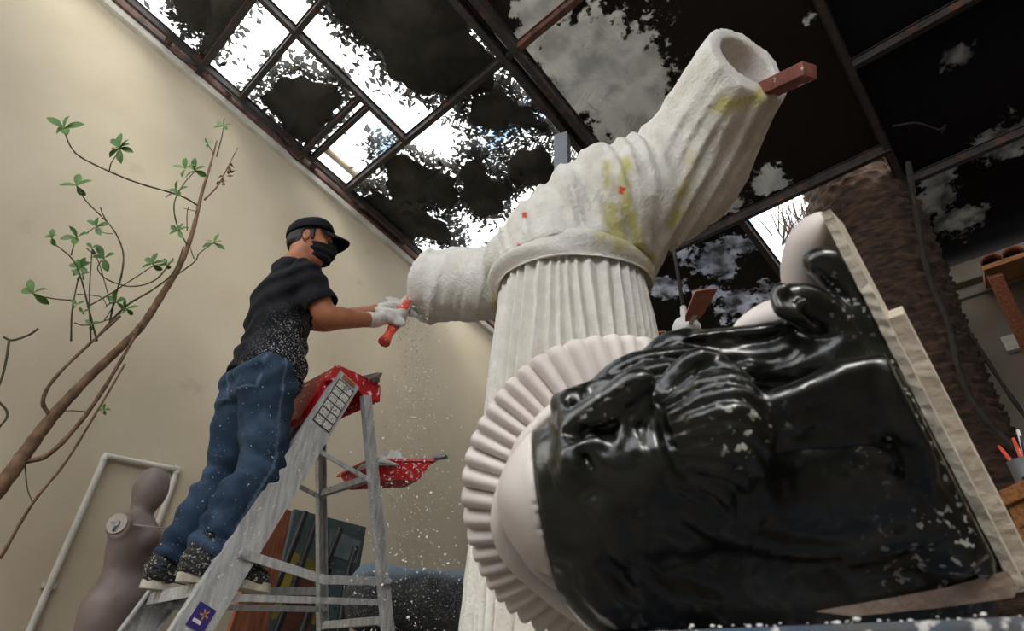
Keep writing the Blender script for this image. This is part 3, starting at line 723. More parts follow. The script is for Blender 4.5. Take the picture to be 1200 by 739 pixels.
for z in (0.27, 0.55, 0.83, 1.11, 1.39):
    p, q_ = ladpt(*FXX, FT, FB, z), ladpt(*NX, FT, FB, z)
    b = MB(); c = (p + q_) / 2; hx = (q_[0] - p[0]) / 2 - 0.004
    b.box(c + A_((0, 0, 0)), (hx, 0.052, 0.004)); b.box(c + A_((0, -0.05, -0.016)), (hx, 0.003, 0.018)); b.box(c + A_((0, 0.05, -0.012)), (hx, 0.003, 0.014))
    for k in range(5): b.box(c + A_((0, -0.04 + 0.02 * k, 0.005)), (hx, 0.003, 0.0015))
    b.build('step', M['alu'], lad)
for z in (0.35, 0.80, 1.32):
    p, q_ = ladpt(*FXX, RT, RB, z), ladpt(*NX, RT, RB, z)
    b = MB(); b.beam(p, q_, 0.024, 0.03, bev=0.003); b.build('cross_bar', M['alu'], lad)
def flatbar(pts, wd, name, par, t=0.006, m='alu'):
    q = MB()
    for a, c in zip(pts[:-1], pts[1:]): q.beam(a, c, t, wd, bev=0.0015, ext=0.008)
    for p in (pts[0], pts[-1]): q.tube([A_(p) + A_((-0.012, 0, 0)), A_(p) + A_((0.014, 0, 0))], 0.011, 12)
    return q.build(name, M[m], par)
for xx, o in ((NX, .014), (FXX, -.014)):
    f0 = ladpt(*xx, FT, FB, 0.93) + A_((o, 0.0, 0)); r0 = ladpt(*xx, RT, RB, 0.93) + A_((o, 0, 0.0)); mid = (f0 + r0) / 2 + A_((o * 0.6, 0.02, -0.035))
    flatbar([f0, mid, r0], 0.03, 'spreader', lad)
    f1 = ladpt(*xx, FT, FB, 0.80) + A_((-o * 2, 0.03, 0)); r1 = ladpt(*xx, RT, RB, 0.86) + A_((-o, 0, 0))
    flatbar([f1, r1], 0.022, 'brace', lad)
    f1 = ladpt(*xx, FT, FB, 1.36) + A_((-o, 0.03, 0)); r1 = ladpt(*xx, RT, RB, 1.30) + A_((-o, 0, 0))
    flatbar([f1, r1], 0.02, 'brace', lad)
# red top cap: shell with skirt, brackets down over the rails
b = MB(); prof = [(1.075, 1.66), (1.085, 1.722), (1.105, 1.745), (1.315, 1.745), (1.335, 1.725), (1.345, 1.66)]
xs = (-2.47, -2.074)
poly = [(xs[0], y, z) for y, z in prof] + [(xs[0], 1.325, 1.665), (xs[0], 1.31, 1.725), (xs[0], 1.115, 1.725), (xs[0], 1.097, 1.665)]
b.prism(poly, (xs[1] - xs[0], 0, 0))
for x in xs:
    b.prism([(x - .004, 1.08, 1.66), (x - .004, 1.09, 1.735), (x - .004, 1.33, 1.735), (x - .004, 1.34, 1.66), (x - .004, 1.27, 1.64), (x - .004, 1.18, 1.70)], (0.008, 0, 0))
b.box((-2.27, 1.09, 1.60), (0.165, 0.012, 0.075), bev=0.005)
b.prism([(-2.44, 1.085, 1.53), (-2.44, 1.095, 1.68), (-2.10, 1.095, 1.68), (-2.14, 1.085, 1.60), (-2.22, 1.085, 1.53)], (0, -0.02, 0))
topcap = b.build('top_cap', M['red'], lad)
def powder_heap(name, c, rx, ry, h, par, n=34, seed=1.0):
    V, F = [], []; R_ = 9
    for i in range(R_):
        t = (i + 1) / R_
        for j in range(n):
            a = 2 * math.pi * j / n; k = 1 + 0.5 * float(vnoise(A_(math.cos(a) * 2 + seed), A_(math.sin(a) * 2), A_(seed)))
            x, y = c[0] + rx * t * k * math.cos(a), c[1] + ry * t * k * math.sin(a)
            z = c[2] + h * (1 - t * t) * (0.75 + 1.3 * float(vnoise(A_(x * 40), A_(y * 40), A_(seed)))) + (0.004 if t < 1 else -0.001)
            V.append((x, y, z))
    V.append((c[0], c[1], c[2] + h)); ci = len(V) - 1
    for j in range(n):
        F.append((ci, j, (j + 1) % n))
        for i in range(R_ - 1): F.append((i * n + j, (i + 1) * n + j, (i + 1) * n + (j + 1) % n, i * n + (j + 1) % n))
    F.append(tuple((R_ - 1) * n + j for j in range(n - 1, -1, -1)))
    return link(name, V, F, M['powder'], par)
powder_heap('foam_dust', (-2.2, 1.27, 1.744), 0.20, 0.055, 0.014, topcap)
# white warning label grid on the near rail, purple sticker below
def on_rail(z, off, up=0.0):       # point on the outer face of the near front rail
    p = ladpt(*NX, FT, FB, z); d = nrm(A_((0, FB[0] - FT[0], FB[1] - FT[1]))); e = A_((0, d[2], -d[1]))
    return p + A_((0.0075 + up, 0, 0)) + e * off
rd = nrm(ladpt(*NX, FT, FB, 0) - ladpt(*NX, FT, FB, 1.7)); ro = nrm(A_((1., 0, 0)) - rd * rd[0]); re = np.cross(rd, ro)
def rail_plate(z, off, L, wd, m, name, par, up=0.001):
    q = MB(); q.box(on_rail(z, off) + ro * up, (L / 2, 0.0008, wd / 2), [rd, ro, re]); return q.build(name, M[m], par)
lab = rail_plate(1.555, 0, 0.235, 0.086, 'ink', 'warning_label', lad, 0.001); lab['label'] = 'black and white warning label of small boxes'
q = MB()
for r_ in range(6):
    for c_ in range(2):
        cc = on_rail(1.555, 0) + ro * 0.0024 + rd * (-0.096 + 0.0385 * r_) + re * (-0.0205 + 0.041 * c_)
        q.box(cc, (0.0160, 0.0006, 0.0185), [rd, ro, re])
lp = q.build('label_box', M['label'], lab)
rail_plate(1.685, 0, 0.02, 0.07, 'wood', 'hinge_plate', lad, 0.001)
pu = rail_plate(0.735, 0.0, 0.07, 0.06, 'purple', 'sticker', lad); pu['label'] = 'purple sticker with yellow and white marks'
q = MB()
for k in range(5):
    a = k * 2 * math.pi / 5; q.box(on_rail(0.745, -0.004) + ro * 0.0022 + rd * 0.009 * math.cos(a) + re * 0.009 * math.sin(a), (0.006, 0.0004, 0.002), [rd * math.cos(a) + re * math.sin(a), ro, re * math.cos(a) - rd * math.sin(a)])
q.build('sticker_mark', M['yellow'], pu)
q = MB(); q.box(on_rail(0.722, 0.006) + ro * 0.0022, (0.005, 0.0004, 0.014), [rd, ro, re]); q.build('sticker_mark', M['white'], pu)

# red paint tray hooked on the rear rails, heaped with foam dust
tray = thing('paint_tray', 'red plastic tray heaped with white dust behind the ladder', 'tray', onz(450, 545, 1.40))
tp = [D(402, 552, 2.62), D(438, 536, 2.58), D(512, 534, 2.72), D(470, 556, 2.75)]
z0 = 1.45; tp = [onz(*p, z0) for p in ((398, 556), (434, 538), (509, 538), (486, 551))]
cen = np.mean(tp, 0)
V = list(tp) + [cen + (p - cen) * 0.72 + A_((0, 0, -0.085)) for p in tp]
b = MB(); V2 = [cen + (p - cen) * 0.95 for p in tp] + [cen + (p - cen) * 0.70 + A_((0, 0, -0.077)) for p in tp]
rim = [cen + (p - cen) * 1.06 + A_((0, 0, 0.003)) for p in tp] + [cen + (p - cen) * 1.06 + A_((0, 0, -0.010)) for p in tp]
vs = V + V2; fs = [(4, 5, 6, 7), (8 + 7, 8 + 6, 8 + 5, 8 + 4)]
for j in range(4):
    k = (j + 1) % 4; fs += [(j, k, 4 + k, 4 + j), (8 + k, 8 + j, 12 + j, 12 + k), (j, 8 + j, 8 + k, k)]
b.add(vs, fs); b.add(rim + V, [(j, (j + 1) % 4, 4 + (j + 1) % 4, 4 + j) for j in range(4)] + [(j, (j + 1) % 4, 8 + (j + 1) % 4, 8 + j) for j in range(4)])
b.build('tray_shell', M['red'], tray)
b = MB(); b.beam(tp[2] + A_((0, 0, 0.006)), tp[2] + (tp[2] - cen) * 0.25 + A_((0, 0, 0.006)), 0.03, 0.014, bev=0.003); b.build('handle', M['grey'], tray)
powder_heap('foam_dust', cen + A_((-0.02, 0, -0.025)), 0.155, 0.12, 0.085, tray, seed=4.0)

# ================================================================== THE MAN ON THE LADDER
man = thing('person', 'man in black T-shirt, jeans, cap and mask standing on the ladder, filing the left sleeve', 'person', (-2.24, 0.86, 0.86))
fd = nrm((0.60, 0.80, 0.03))              # where the face points
fu = nrm(A_((0.02, -0.0, 1.0)) - fd * np.dot((0.02, 0, 1.0), fd)); fr = np.cross(fd, fu)   # up, his right
HC = A_((-2.20, 0.89, 2.362))             # head centre
def hp(f, u, r): return HC + fd * f + fu * u + fr * r
Rsh, Rel, Rwr = A_((-2.045, .845, 2.055)), A_((-1.985, .955, 1.885)), A_((-1.995, 1.185, 1.985))
Lsh, Lel, Lwr = A_((-2.39, .895, 2.06)), A_((-2.35, 1.12, 2.085)), A_((-2.055, 1.285, 2.125))
PEL = A_((-2.245, .865, 1.62)); NECK = A_((-2.225, .850, 2.165))
HIP = {1: A_((-2.155, 0.865, 1.60)), -1: A_((-2.335, 0.865, 1.60))}
KNEE = {1: A_((-2.115, .925, 1.25)), -1: A_((-2.37, .905, 1.25))}
ANK = {1: A_((-2.125, .83, .935)), -1: A_((-2.385, .815, .935))}

# the file held in both hands
T0, T1 = onx(487, 340, -2.01), onx(450, 401, -1.965)
td = nrm(T1 - T0)
tn = nrm(cb - td * np.dot(cb, td)); ta = np.cross(tn, td); ta = ta if np.dot(ta, cr) > 0 else -ta
def hand(sdf, c, wr, side, sc=1.0, inf=0.0, k=0.012):
    """palm, four fingers curled round the handle line td through c, and a thumb"""
    c = A_(c); wr = A_(wr); arm = nrm(c - wr); n_ = tn * side
    pc = c - arm * 0.045 + n_ * 0.024
    sdf.cone(wr, pc - arm * 0.010, 0.027 + inf, 0.031 + inf, 0.02)
    sdf.ell(pc, (0.042 + inf, 0.040 + inf, 0.019 + inf), [arm, td, n_], 0.02)
    L = [0.92, 1.0, 0.95, 0.78]
    for i in range(4):
        o = td * (-0.030 + 0.0205 * i); l = L[i]
        p0 = c - arm * 0.022 + o + n_ * 0.028; p1 = c + arm * 0.016 * l + o * 1.02 + n_ * (0.030); p2 = c + arm * 0.034 * l + o + n_ * 0.006; p3 = c + arm * 0.018 * l + o - n_ * 0.020; 
        sdf.chain([p0, p1, p2, p3], [0.0100 + inf, 0.0098 + inf, 0.0088 + inf, 0.0078 + inf], 0.005, m=3)
    o = td * (-0.034)
    sdf.chain([pc + o - arm * 0.010, c - arm * 0.022 + o * 1.35 + n_ * 0.004, c + arm * 0.004 + o * 1.25 - n_ * 0.020], [0.0135 + inf, 0.0115 + inf, 0.0092 + inf], 0.006, m=3)
RH = T0 + (T1 - T0) * 0.60; LH = T0 + (T1 - T0) * 0.20

# body: one continuous surface
s = SDF((-2.62, .55, .86), (-1.86, 1.52, 2.56), 0.0075)
s.ell(HC + fu * 0.022 - fd * 0.012, (0.094, 0.100, 0.074), [fd, fu, fr])
s.ell(hp(0.028, -0.030, 0), (0.066, 0.088, 0.058), [fd, fu, fr], 0.03)           # face
s.ell(hp(0.045, -0.092, 0), (0.034, 0.024, 0.032), [fd, fu, fr], 0.03)           # chin
s.cone(hp(-0.005, -0.06, 0.045), hp(0.04, -0.095, 0.02), 0.02, 0.018, 0.025); s.cone(hp(-0.005, -0.06, -0.045), hp(0.04, -0.095, -0.02), 0.02, 0.018, 0.025)
s.cone(hp(0.080, 0.028, 0.032), hp(0.083, 0.028, -0.032), 0.012, 0.012, 0.018)   # brow
for sg in (1, -1):
    s.ell(hp(0.090, 0.004, 0.032 * sg), (0.013, 0.011, 0.017), [fd, fu, fr], 0.008, 's')
    s.ell(hp(0.074, 0.004, 0.031 * sg), (0.0125, 0.0115, 0.014), [fd, fu, fr], 0.003)
    s.ell(hp(0.068, -0.025, 0.038 * sg), (0.018, 0.016, 0.018), [fd, fu, fr], 0.02)
    s.ell(hp(-0.010, -0.008, 0.077 * sg), (0.021, 0.032, 0.010), [nrm(fd + 0.3 * fr * sg), fu, nrm(fr * sg - 0.3 * fd)], 0.006)
    s.ell(hp(-0.004, -0.006, 0.086 * sg), (0.010, 0.018, 0.006), [nrm(fd + 0.3 * fr * sg), fu, nrm(fr * sg - 0.3 * fd)], 0.004, 's')
s.chain([hp(0.088, 0.012, 0), hp(0.102, -0.012, 0), hp(0.110, -0.028, 0)], [0.008, 0.010, 0.013], 0.010)
s.ell(hp(0.090, -0.058, 0), (0.012, 0.005, 0.024), [fd, fu, fr], 0.006); s.ell(hp(0.088, -0.070, 0), (0.012, 0.006, 0.021), [fd, fu, fr], 0.006)
s.chain([NECK + A_((0, -0.02, -0.05)), NECK + A_((0, 0, 0.03)), hp(-0.02, -0.06, 0)], [0.068, 0.058, 0.054], 0.04)
s.cone(Lsh, Rsh, 0.056, 0.056, 0.03)
s.cone(NECK, (Lsh + Rsh) / 2, 0.058, 0.066, 0.03)
s.ell((-2.225, .85, 1.97), (0.150, 0.090, 0.16), None, 0.05); s.ell((-2.235, .87, 1.78), (0.13, 0.085, 0.14), None, 0.05)
s.ell(PEL, (0.125, 0.085, 0.10), None, 0.05)
s.chain([Rsh, (Rsh * .55 + Rel * .45) + A_((0.004, 0, 0.004)), Rel, Rel * .68 + Rwr * .32 + A_((0, 0, -0.004)), Rwr], [0.052, 0.049, 0.041, 0.042, 0.027], 0.02, m=4)
s.chain([Lsh, (Lsh * .55 + Lel * .45), Lel, Lel * .68 + Lwr * .32, Lwr], [0.056, 0.050, 0.040, 0.041, 0.027], 0.02, m=4)
for sg in (1, -1):
    s.chain([HIP[sg], HIP[sg] * .5 + KNEE[sg] * .5 + A_((0, -.005, 0)), KNEE[sg], KNEE[sg] * .65 + ANK[sg] * .35 + A_((0, -0.02, 0)), ANK[sg]], [0.082, 0.068, 0.052, 0.050, 0.036], 0.02, m=4)
    s.chain([ANK[sg] + A_((0, -0.02, -0.035)), ANK[sg] + A_((0.01, 0.14, -0.045))], [0.032, 0.024], 0.02)
hand(s, RH, Rwr, 1.0); hand(s, LH, Lwr, -1.0)
s.build('body', M['skin'], man)
for sg in (1, -1):
    b = MB(); b.tube([hp(0.0835, 0.004, 0.031 * sg), hp(0.0868, 0.003, 0.0312 * sg)], 0.0058, 12); b.build('eye', M['hair'], man)
    b = MB(); b.tube(smooth_path([hp(0.091, 0.022, 0.014 * sg), hp(0.093, 0.027, 0.030 * sg), hp(0.080, 0.022, 0.050 * sg)], 3), [0.003, .0035, .004, .0045, .004, .0035, .003], 6); b.build('eyebrow', M['hair'], man, True)
# hair below the cap
s = SDF(HC - 0.16, HC + 0.16, 0.005)
s.ell(HC + fu * 0.018 - fd * 0.018, (0.094, 0.100, 0.078), [fd, fu, fr])
s.cone(hp(-0.080, -0.025, 0.03), hp(-0.080, -0.025, -0.03), 0.016, 0.016, 0.03)
for sg in (1, -1): s.cone(hp(0.018, 0.02, 0.072 * sg), hp(0.022, -0.022, 0.072 * sg), 0.010, 0.006, 0.01)
s.plane(hp(0.026, 0.0, 0), fd); s.plane(hp(0, -0.045, 0), -fu)
s.disp(lambda x, y, z: 0.004 * vnoise(x * 60, y * 60, z * 60))
s.build('hair', M['hair'], man)
# cap: crown and curved brim
s = SDF(HC - 0.17 + A_((0, 0, .06)), HC + A_((.2, .26, .2)), 0.005)
s.ell(HC + fu * 0.035 - fd * 0.008, (0.112, 0.102, 0.092), [fd, fu, fr])
s.ell(hp(0.03, 0.085, 0), (0.06, 0.05, 0.07), [fd, fu, fr], 0.03)
s.plane(hp(0, 0.040, 0), nrm(-fu + 0.28 * fd))
s.build('cap', M['cap'], man)
V, F = [], []; n1, n2 = 15, 9
for i in range(n1):
    q = -1 + 2 * i / (n1 - 1)
    for j in range(n2):
        t = j / (n2 - 1); ext = 0.088 * math.sqrt(max(0.05, 1 - 0.72 * q * q))
        f = 0.104 * math.sqrt(max(0, 1 - (q * 0.074 / 0.088) ** 2)) - 0.012 + t * ext
        V.append(hp(f, 0.064 - 0.030 * q * q - 0.034 * t, 0.074 * q))
N_ = len(V); V += [p - fu * 0.004 for p in V]
for i in range(n1 - 1):
    for j in range(n2 - 1):
        a = i * n2 + j; F.append((a, a + n2, a + n2 + 1, a + 1)); F.append((N_ + a, N_ + a + 1, N_ + a + n2 + 1, N_ + a + n2))
bd = [i * n2 for i in range(n1)] + [(n1 - 1) * n2 + j for j in range(1, n2)] + [i * n2 + n2 - 1 for i in range(n1 - 2, -1, -1)] + [j for j in range(n2 - 2, 0, -1)]
for i in range(len(bd)): a, c = bd[i], bd[(i + 1) % len(bd)]; F.append((a, c, N_ + c, N_ + a))
link('cap_brim', V, F, M['cap'], man)
b = MB(); b.tube([hp(-0.005, 0.133, 0), hp(-0.006, 0.142, 0)], [0.010, 0.006], 10); b.build('cap_button', M['cap'], man, True)
# mask with ear loop
s = SDF(HC - 0.17, HC + 0.17, 0.005)
s.ell(hp(0.036, -0.050, 0), (0.080, 0.066, 0.067), [fd, fu, fr]); s.ell(hp(0.088, -0.030, 0), (0.034, 0.036, 0.024), [fd, fu, fr], 0.04)
s.ell(hp(0.06, -0.098, 0), (0.040, 0.022, 0.036), [fd, fu, fr], 0.03)
s.plane(hp(0.0, -0.024, 0), nrm(fu - 0.30 * fd)); s.plane(hp(0.012, 0, 0), -fd); s.plane(hp(0, -0.118, 0), nrm(-fu + 0.1 * fd))
s.disp(lambda x, y, z: 0.0035 * np.sin(((x - HC[0]) * fu[0] + (y - HC[1]) * fu[1] + (z - HC[2]) * fu[2]) * 210))
s.build('face_mask', M['mask'], man)
for sg in (1, -1):
    b = MB(); b.tube(smooth_path([hp(0.020, -0.022, 0.066 * sg), hp(0.002, 0.010, 0.078 * sg), hp(-0.020, 0.022, 0.084 * sg), hp(-0.030, -0.012, 0.080 * sg), hp(-0.012, -0.045, 0.074 * sg), hp(0.016, -0.062, 0.062 * sg)], 4), 0.0022, 6); b.build('ear_loop', M['mask'], man, True)

# T-shirt
def outside(Nv): return Nv
s = SDF((-2.64, .55, 1.52), (-1.88, 1.18, 2.24), 0.007)
s.cone(Lsh + A_((0.01, 0, 0)), Rsh + A_((-0.01, 0, 0)), 0.073, 0.073, 0.03)
s.cone(NECK + A_((0, -0.012, 0.005)), (Lsh + Rsh) / 2 + A_((0, 0, -0.03)), 0.076, 0.115, 0.07)
s.ell((-2.225, .85, 1.97), (0.168, 0.118, 0.18), None, 0.05); s.ell((-2.23, .875, 1.80), (0.160, 0.122, 0.18), None, 0.06)
s.ell((-2.24, .885, 1.66), (0.180, 0.145, 0.17), None, 0.05)
s.chain([Rsh, Rsh * .28 + Rel * .72], [0.072, 0.072], 0.03); s.chain([Lsh, Lsh * .28 + Lel * .72], [0.070, 0.070], 0.03)
rad_, lad_ = nrm(Rel - Rsh), nrm(Lel - Lsh)
def shirtf(x, y, z):
    n1 = vnoise(x * 7, y * 7, z * 7); n2 = vnoise(x * 16 + 3, y * 16, z * 16)
    low = np.clip((1.86 - z) / 0.16, 0, 1)
    return 0.007 * np.sin(55 * (z + 0.35 * (y - .8)) + 9 * n1) * low + 0.005 * np.sin(60 * (z - 0.9 * (y - .8)) + 8 * n1) * (1 - low) + n2 * 0.012
s.disp(shirtf)
hemz = 1.612
s.plane((-2.23, .86, hemz), nrm((0, -0.24, -1)))
# sleeve openings
for E_, d_, S_, r_ in ((Rsh * .46 + Rel * .54, rad_, Rsh, 0.060), (Lsh * .46 + Lel * .54, lad_, Lsh, 0.058)):
    s.cone(E_ + d_ * 0.120, E_ + d_ * 0.16, 0.10, 0.10, 0, 's'); s.cone(E_ + d_ * 0.03, E_ + d_ * 0.10, r_, r_, 0.004, 's')
s.cone(NECK + A_((0, 0.014, 0.042)), NECK + A_((0, 0.02, 0.13)), 0.058, 0.080, 0.004, 's')
s.box((-2.24, .88, 1.56), (0.166, 0.126, 0.10), None, 0.08, 0.01, 's')
def dustw(V): return np.clip((1.93 - V[:, 2]) / 0.25, 0, 1) * np.clip((V[:, 1] - 0.74) / 0.10, 0, 1) * (0.4 + 1.2 * (vnoise(V[:, 0] * 9, V[:, 1] * 9, V[:, 2] * 9) + .5)).clip(0, 1)
s.build('t_shirt', M['shirt'], man, {'dust': dustw})
# jeans
s = SDF((-2.62, .55, .88), (-1.92, 1.14, 1.76), 0.0065)
s.ell(PEL + A_((0, 0, 0)), (0.158, 0.112, 0.125), None)
for sg in (1, -1):
    s.ell(HIP[sg] + A_((0.0, -0.026, -0.02)), (0.085, 0.088, 0.11), None, 0.05)
    s.chain([HIP[sg] + A_((0, 0, 0.02)), HIP[sg] * .5 + KNEE[sg] * .5 + A_((0, -.006, 0)), KNEE[sg] + A_((0, 0.0, 0)), KNEE[sg] * .6 + ANK[sg] * .4 + A_((0, -0.015, 0)), ANK[sg] + A_((0, 0, -0.03))], [0.102, 0.089, 0.074, 0.072, 0.072], 0.025, m=4)
def jeanf(x, y, z):
    n1 = vnoise(x * 6 + 9, y * 6, z * 6); n2 = vnoise(x * 14, y * 14 + 4, z * 14); n3 = vnoise(x * 30, y * 30 + 4, z * 30)
    kn = np.exp(-((z - 1.24) / 0.12) ** 2); cu = np.clip((1.12 - z) / 0.15, 0, 1); hi = np.exp(-((z - 1.58) / 0.09) ** 2)
    return (0.006 * kn * np.sin(75 * (z + 0.55 * (y - .85)) + 9 * n1) + 0.009 * cu * np.sin(78 * (z + 0.25 * (y - .8)) + 10 * n1)
            + 0.007 * hi * np.sin(60 * (z - 0.8 * (y - .8)) + 6 * n1) + 0.016 * n2 + 0.006 * n3)
s.disp(jeanf)
s.plane((0, 0, 1.70), (0, -0.05, 1)); s.plane((0, 0, 0.902), (0, 0, -1))
for sg in (1, -1): s.cone(ANK[sg] + A_((0, 0, -0.08)), ANK[sg] + A_((0, 0, 0.03)), 0.062, 0.058, 0.004, 's')
def seamw(V):     # side and pocket stitching
    f = np.zeros(len(V))
    for sg in (1, -1):
        pl = [HIP[sg] + A_((0.13 * sg, 0.0, 0.08)), HIP[sg] * .5 + KNEE[sg] * .5 + A_((0.105 * sg, 0, 0)), KNEE[sg] + A_((0.085 * sg, 0, 0)), ANK[sg] + A_((0.08 * sg, 0, -0.03))]
        f = np.maximum(f, (np.abs((V[:, 1] - np.interp(-V[:, 2], [-p[2] for p in pl], [p[1] for p in pl])))
            < 0.0055).astype(float) * ((V[:, 0] - HIP[sg][0]) * sg > 0.04))
        c = HIP[sg] + A_((0.01 * sg, -0.11, 0.0)); dx = np.abs(V[:, 0] - c[0]); dz = V[:, 2] - c[2]
        dd = np.abs(np.maximum(dx / 0.075, np.abs(dz + 0.0) / 0.08) - 1) * 0.075
        f = np.maximum(f, ((dd < 0.005) & (V[:, 1] < 0.80)).astype(float))
    return f * 0.8
def creasew(V):
    n1 = vnoise(V[:, 0] * 6 + 9, V[:, 1] * 6, V[:, 2] * 6); return np.clip(0.9 * n1 + 0.15, 0, 0.7)
jeans = s.build('jeans', M['denim'], man, {'seam': seamw, 'crease': creasew})
b = MB(); b.box(PEL + A_((0.05, -0.108, 0.018)), (0.022, 0.004, 0.014)); lb_ = b.build('leather_patch', M['patch'], jeans)
# shoes
for sg in (1, -1):
    h_ = ANK[sg] + A_((0, -0.068, 0)); h_[2] = 0.845; yaw = nrm(A_((0.10 * sg + 0.06, 1, 0))); sd = nrm(np.cross(yaw, (0, 0, 1)))
    s = SDF(np.minimum(h_, h_ + yaw * .30) - 0.09, np.maximum(h_, h_ + yaw * .30) + A_((.09, .09, .17)), 0.005)
    u = lambda f, r, z: h_ + yaw * f + sd * r + A_((0, 0, z))
    s.ell(u(.035, 0, .045), (.045, .040, .052), [yaw, sd, (0, 0, 1)]); s.chain([u(.03, 0, .045), u(.11, 0, .045), u(.20, 0, .032), u(.245, 0.0, .028)], [.038, .041, .036, .028], .03, m=3)
    s.cone(u(.04, 0, .07), u(.045, 0, .115), .042, .046, .03)
    s.cone(u(.10, 0, .075), u(.17, 0, .052), .026, .022, .02)
    s.cone(u(.045, 0, .10), u(.045, 0, .17), .036, .04, .004, 's'); s.plane(u(0, 0, .012), (0, 0, -1))
    s.disp(lambda x, y, z: 0.004 * vnoise(x * 45, y * 45, z * 45) + 0.0025 * np.sin((z + y * .4) * 260))
    sh_ = s.build('shoe', M['shoe'], man)
    pts = []
    for k in range(40):
        a = 2 * math.pi * k / 40; f = .135 + .148 * math.cos(a); r = (.044 + .006 * math.cos(a)) * math.copysign(abs(math.sin(a)) ** .75, math.sin(a)); pts.append(u(f, r, -0.010))
    b = MB(); b.prism(pts, (0, 0, 0.028)); b.build('sole', M['sole'], sh_)
    b = MB()
    for k in range(4):
        f = .10 + .022 * k; z = .100 - .010 * k; b.tube(smooth_path([u(f, -.030, z - .018), u(f + .004, 0, z + .006), u(f, .030, z - .018)], 4), 0.003, 6)
    b.build('laces', M['ironblk'], sh_, True)
# knit gloves
for H_, wr, side, el in ((RH, Rwr, 1.0, Rel), (LH, Lwr, -1.0, Lel)):
    d_ = nrm(el - wr); s = SDF(np.minimum(H_, wr) - 0.10, np.maximum(H_, wr) + 0.10, 0.004)
    hand(s, H_, wr, side, inf=0.0035)
    s.cone(wr + d_ * 0.030, wr - d_ * 0.02, 0.037, 0.033, 0.012); s.plane(wr + d_ * 0.036, d_)
    s.disp(lambda x, y, z: 0.002 * vnoise(x * 70, y * 70, z * 70))
    s.build('glove', M['glove'], man)

# the file itself
tool = thing('file', 'orange red hand file held against the left sleeve cuff', 'file', (T0 + T1) / 2)
b = MB(); P = [T0, T0 + (T1 - T0) * .12, T0 + (T1 - T0) * .3, T0 + (T1 - T0) * .5, T0 + (T1 - T0) * .75, T0 + (T1 - T0) * .92, T1]
b.tube(smooth_path(P, 4), [0.018 + 0.010 * abs(math.cos(k * 0.26)) for k in range(25)], 14); b.build('handle', M['tool'], tool, True)
b = MB(); q0 = T0 + ta * 0.024; b.box(q0 + (T1 - T0) * .32, (0.105, 0.018, 0.004), [td, tn, ta], 0.002); b.build('rasp_blade', M['grey'], tool)

# falling foam dust
V, F = [], []
b = MB()
for k in range(1700):
    t = RNG.random() ** 1.1; sp = 0.05 + 0.20 * t
    p = onx(485 + 10 * RNG.normal() * (0.6 + t), 365 + 3, -1.95) + A_((RNG.normal() * sp * 0.7 + 0.14 * t, RNG.normal() * sp * 0.55 + 0.14 * t, -1.7 * t + 0.02))
    r = 0.0022 + 0.0040 * RNG.random() ** 3
    d = RNG.normal(size=(4, 3)); b.add([p + nrm(x) * r * 1.3 for x in d], [(0, 1, 2), (0, 3, 1), (0, 2, 3), (1, 3, 2)])
tag(b.build('foam_dust_fall', M['crumb']), 'white foam crumbs falling from the file below the sleeve', 'foam dust', kind='stuff')

# ================================================================== BUST IN FRONT, LYING ON ITS SIDE
def B(px, py, d): return W(px, py, d)
hb = B(722, 570, 0.84); VBK = -nrm(nrm(ray(1075, 470)) + 0.06 * cr)
e1 = nrm(cr * 0.975 + cu * 0.16 + cb * 0.06)                      # crown -> chin
e2 = cu * 0.86 + cb * 0.50; e2 = nrm(e2 - e1 * e1.dot(e2))        # where the face looks
e3 = np.cross(e1, e2); e3 = e3 if e3.dot(cb) > 0 else -e3          # towards the near cheek
AXB = [e1, e2, e3]
def H_(a, f, s_): return hb + e1 * a + e2 * f + e3 * s_
TOPZ = 0.628
bust = thing('bust', 'glossy black bearded head sculpture lying on its side in a white mould', 'sculpture', (hb[0] + 0.2, hb[1] + 0.1, TOPZ))
pts = A_([B(x, y, d) for x, y in ((620, 390), (960, 240), (1230, 760), (640, 760)) for d in (0.60, 1.08)])
s = SDF(pts.min(0) - 0.02, pts.max(0) + 0.02, 0.0046)
R = lambda px, d=0.78: px * d / FPX
s.ell(H_(-0.01, -0.01, 0), (0.165, 0.135, 0.118), AXB)
s.ell(H_(0.05, 0.03, 0), (0.125, 0.110, 0.090), AXB, 0.05)
s.cone(H_(-0.058, 0.118, 0.060), H_(-0.052, 0.130, 0.012), 0.017, 0.015, 0.022)
s.cone(H_(-0.058, 0.118, -0.060), H_(-0.052, 0.130, -0.012), 0.017, 0.015, 0.022)
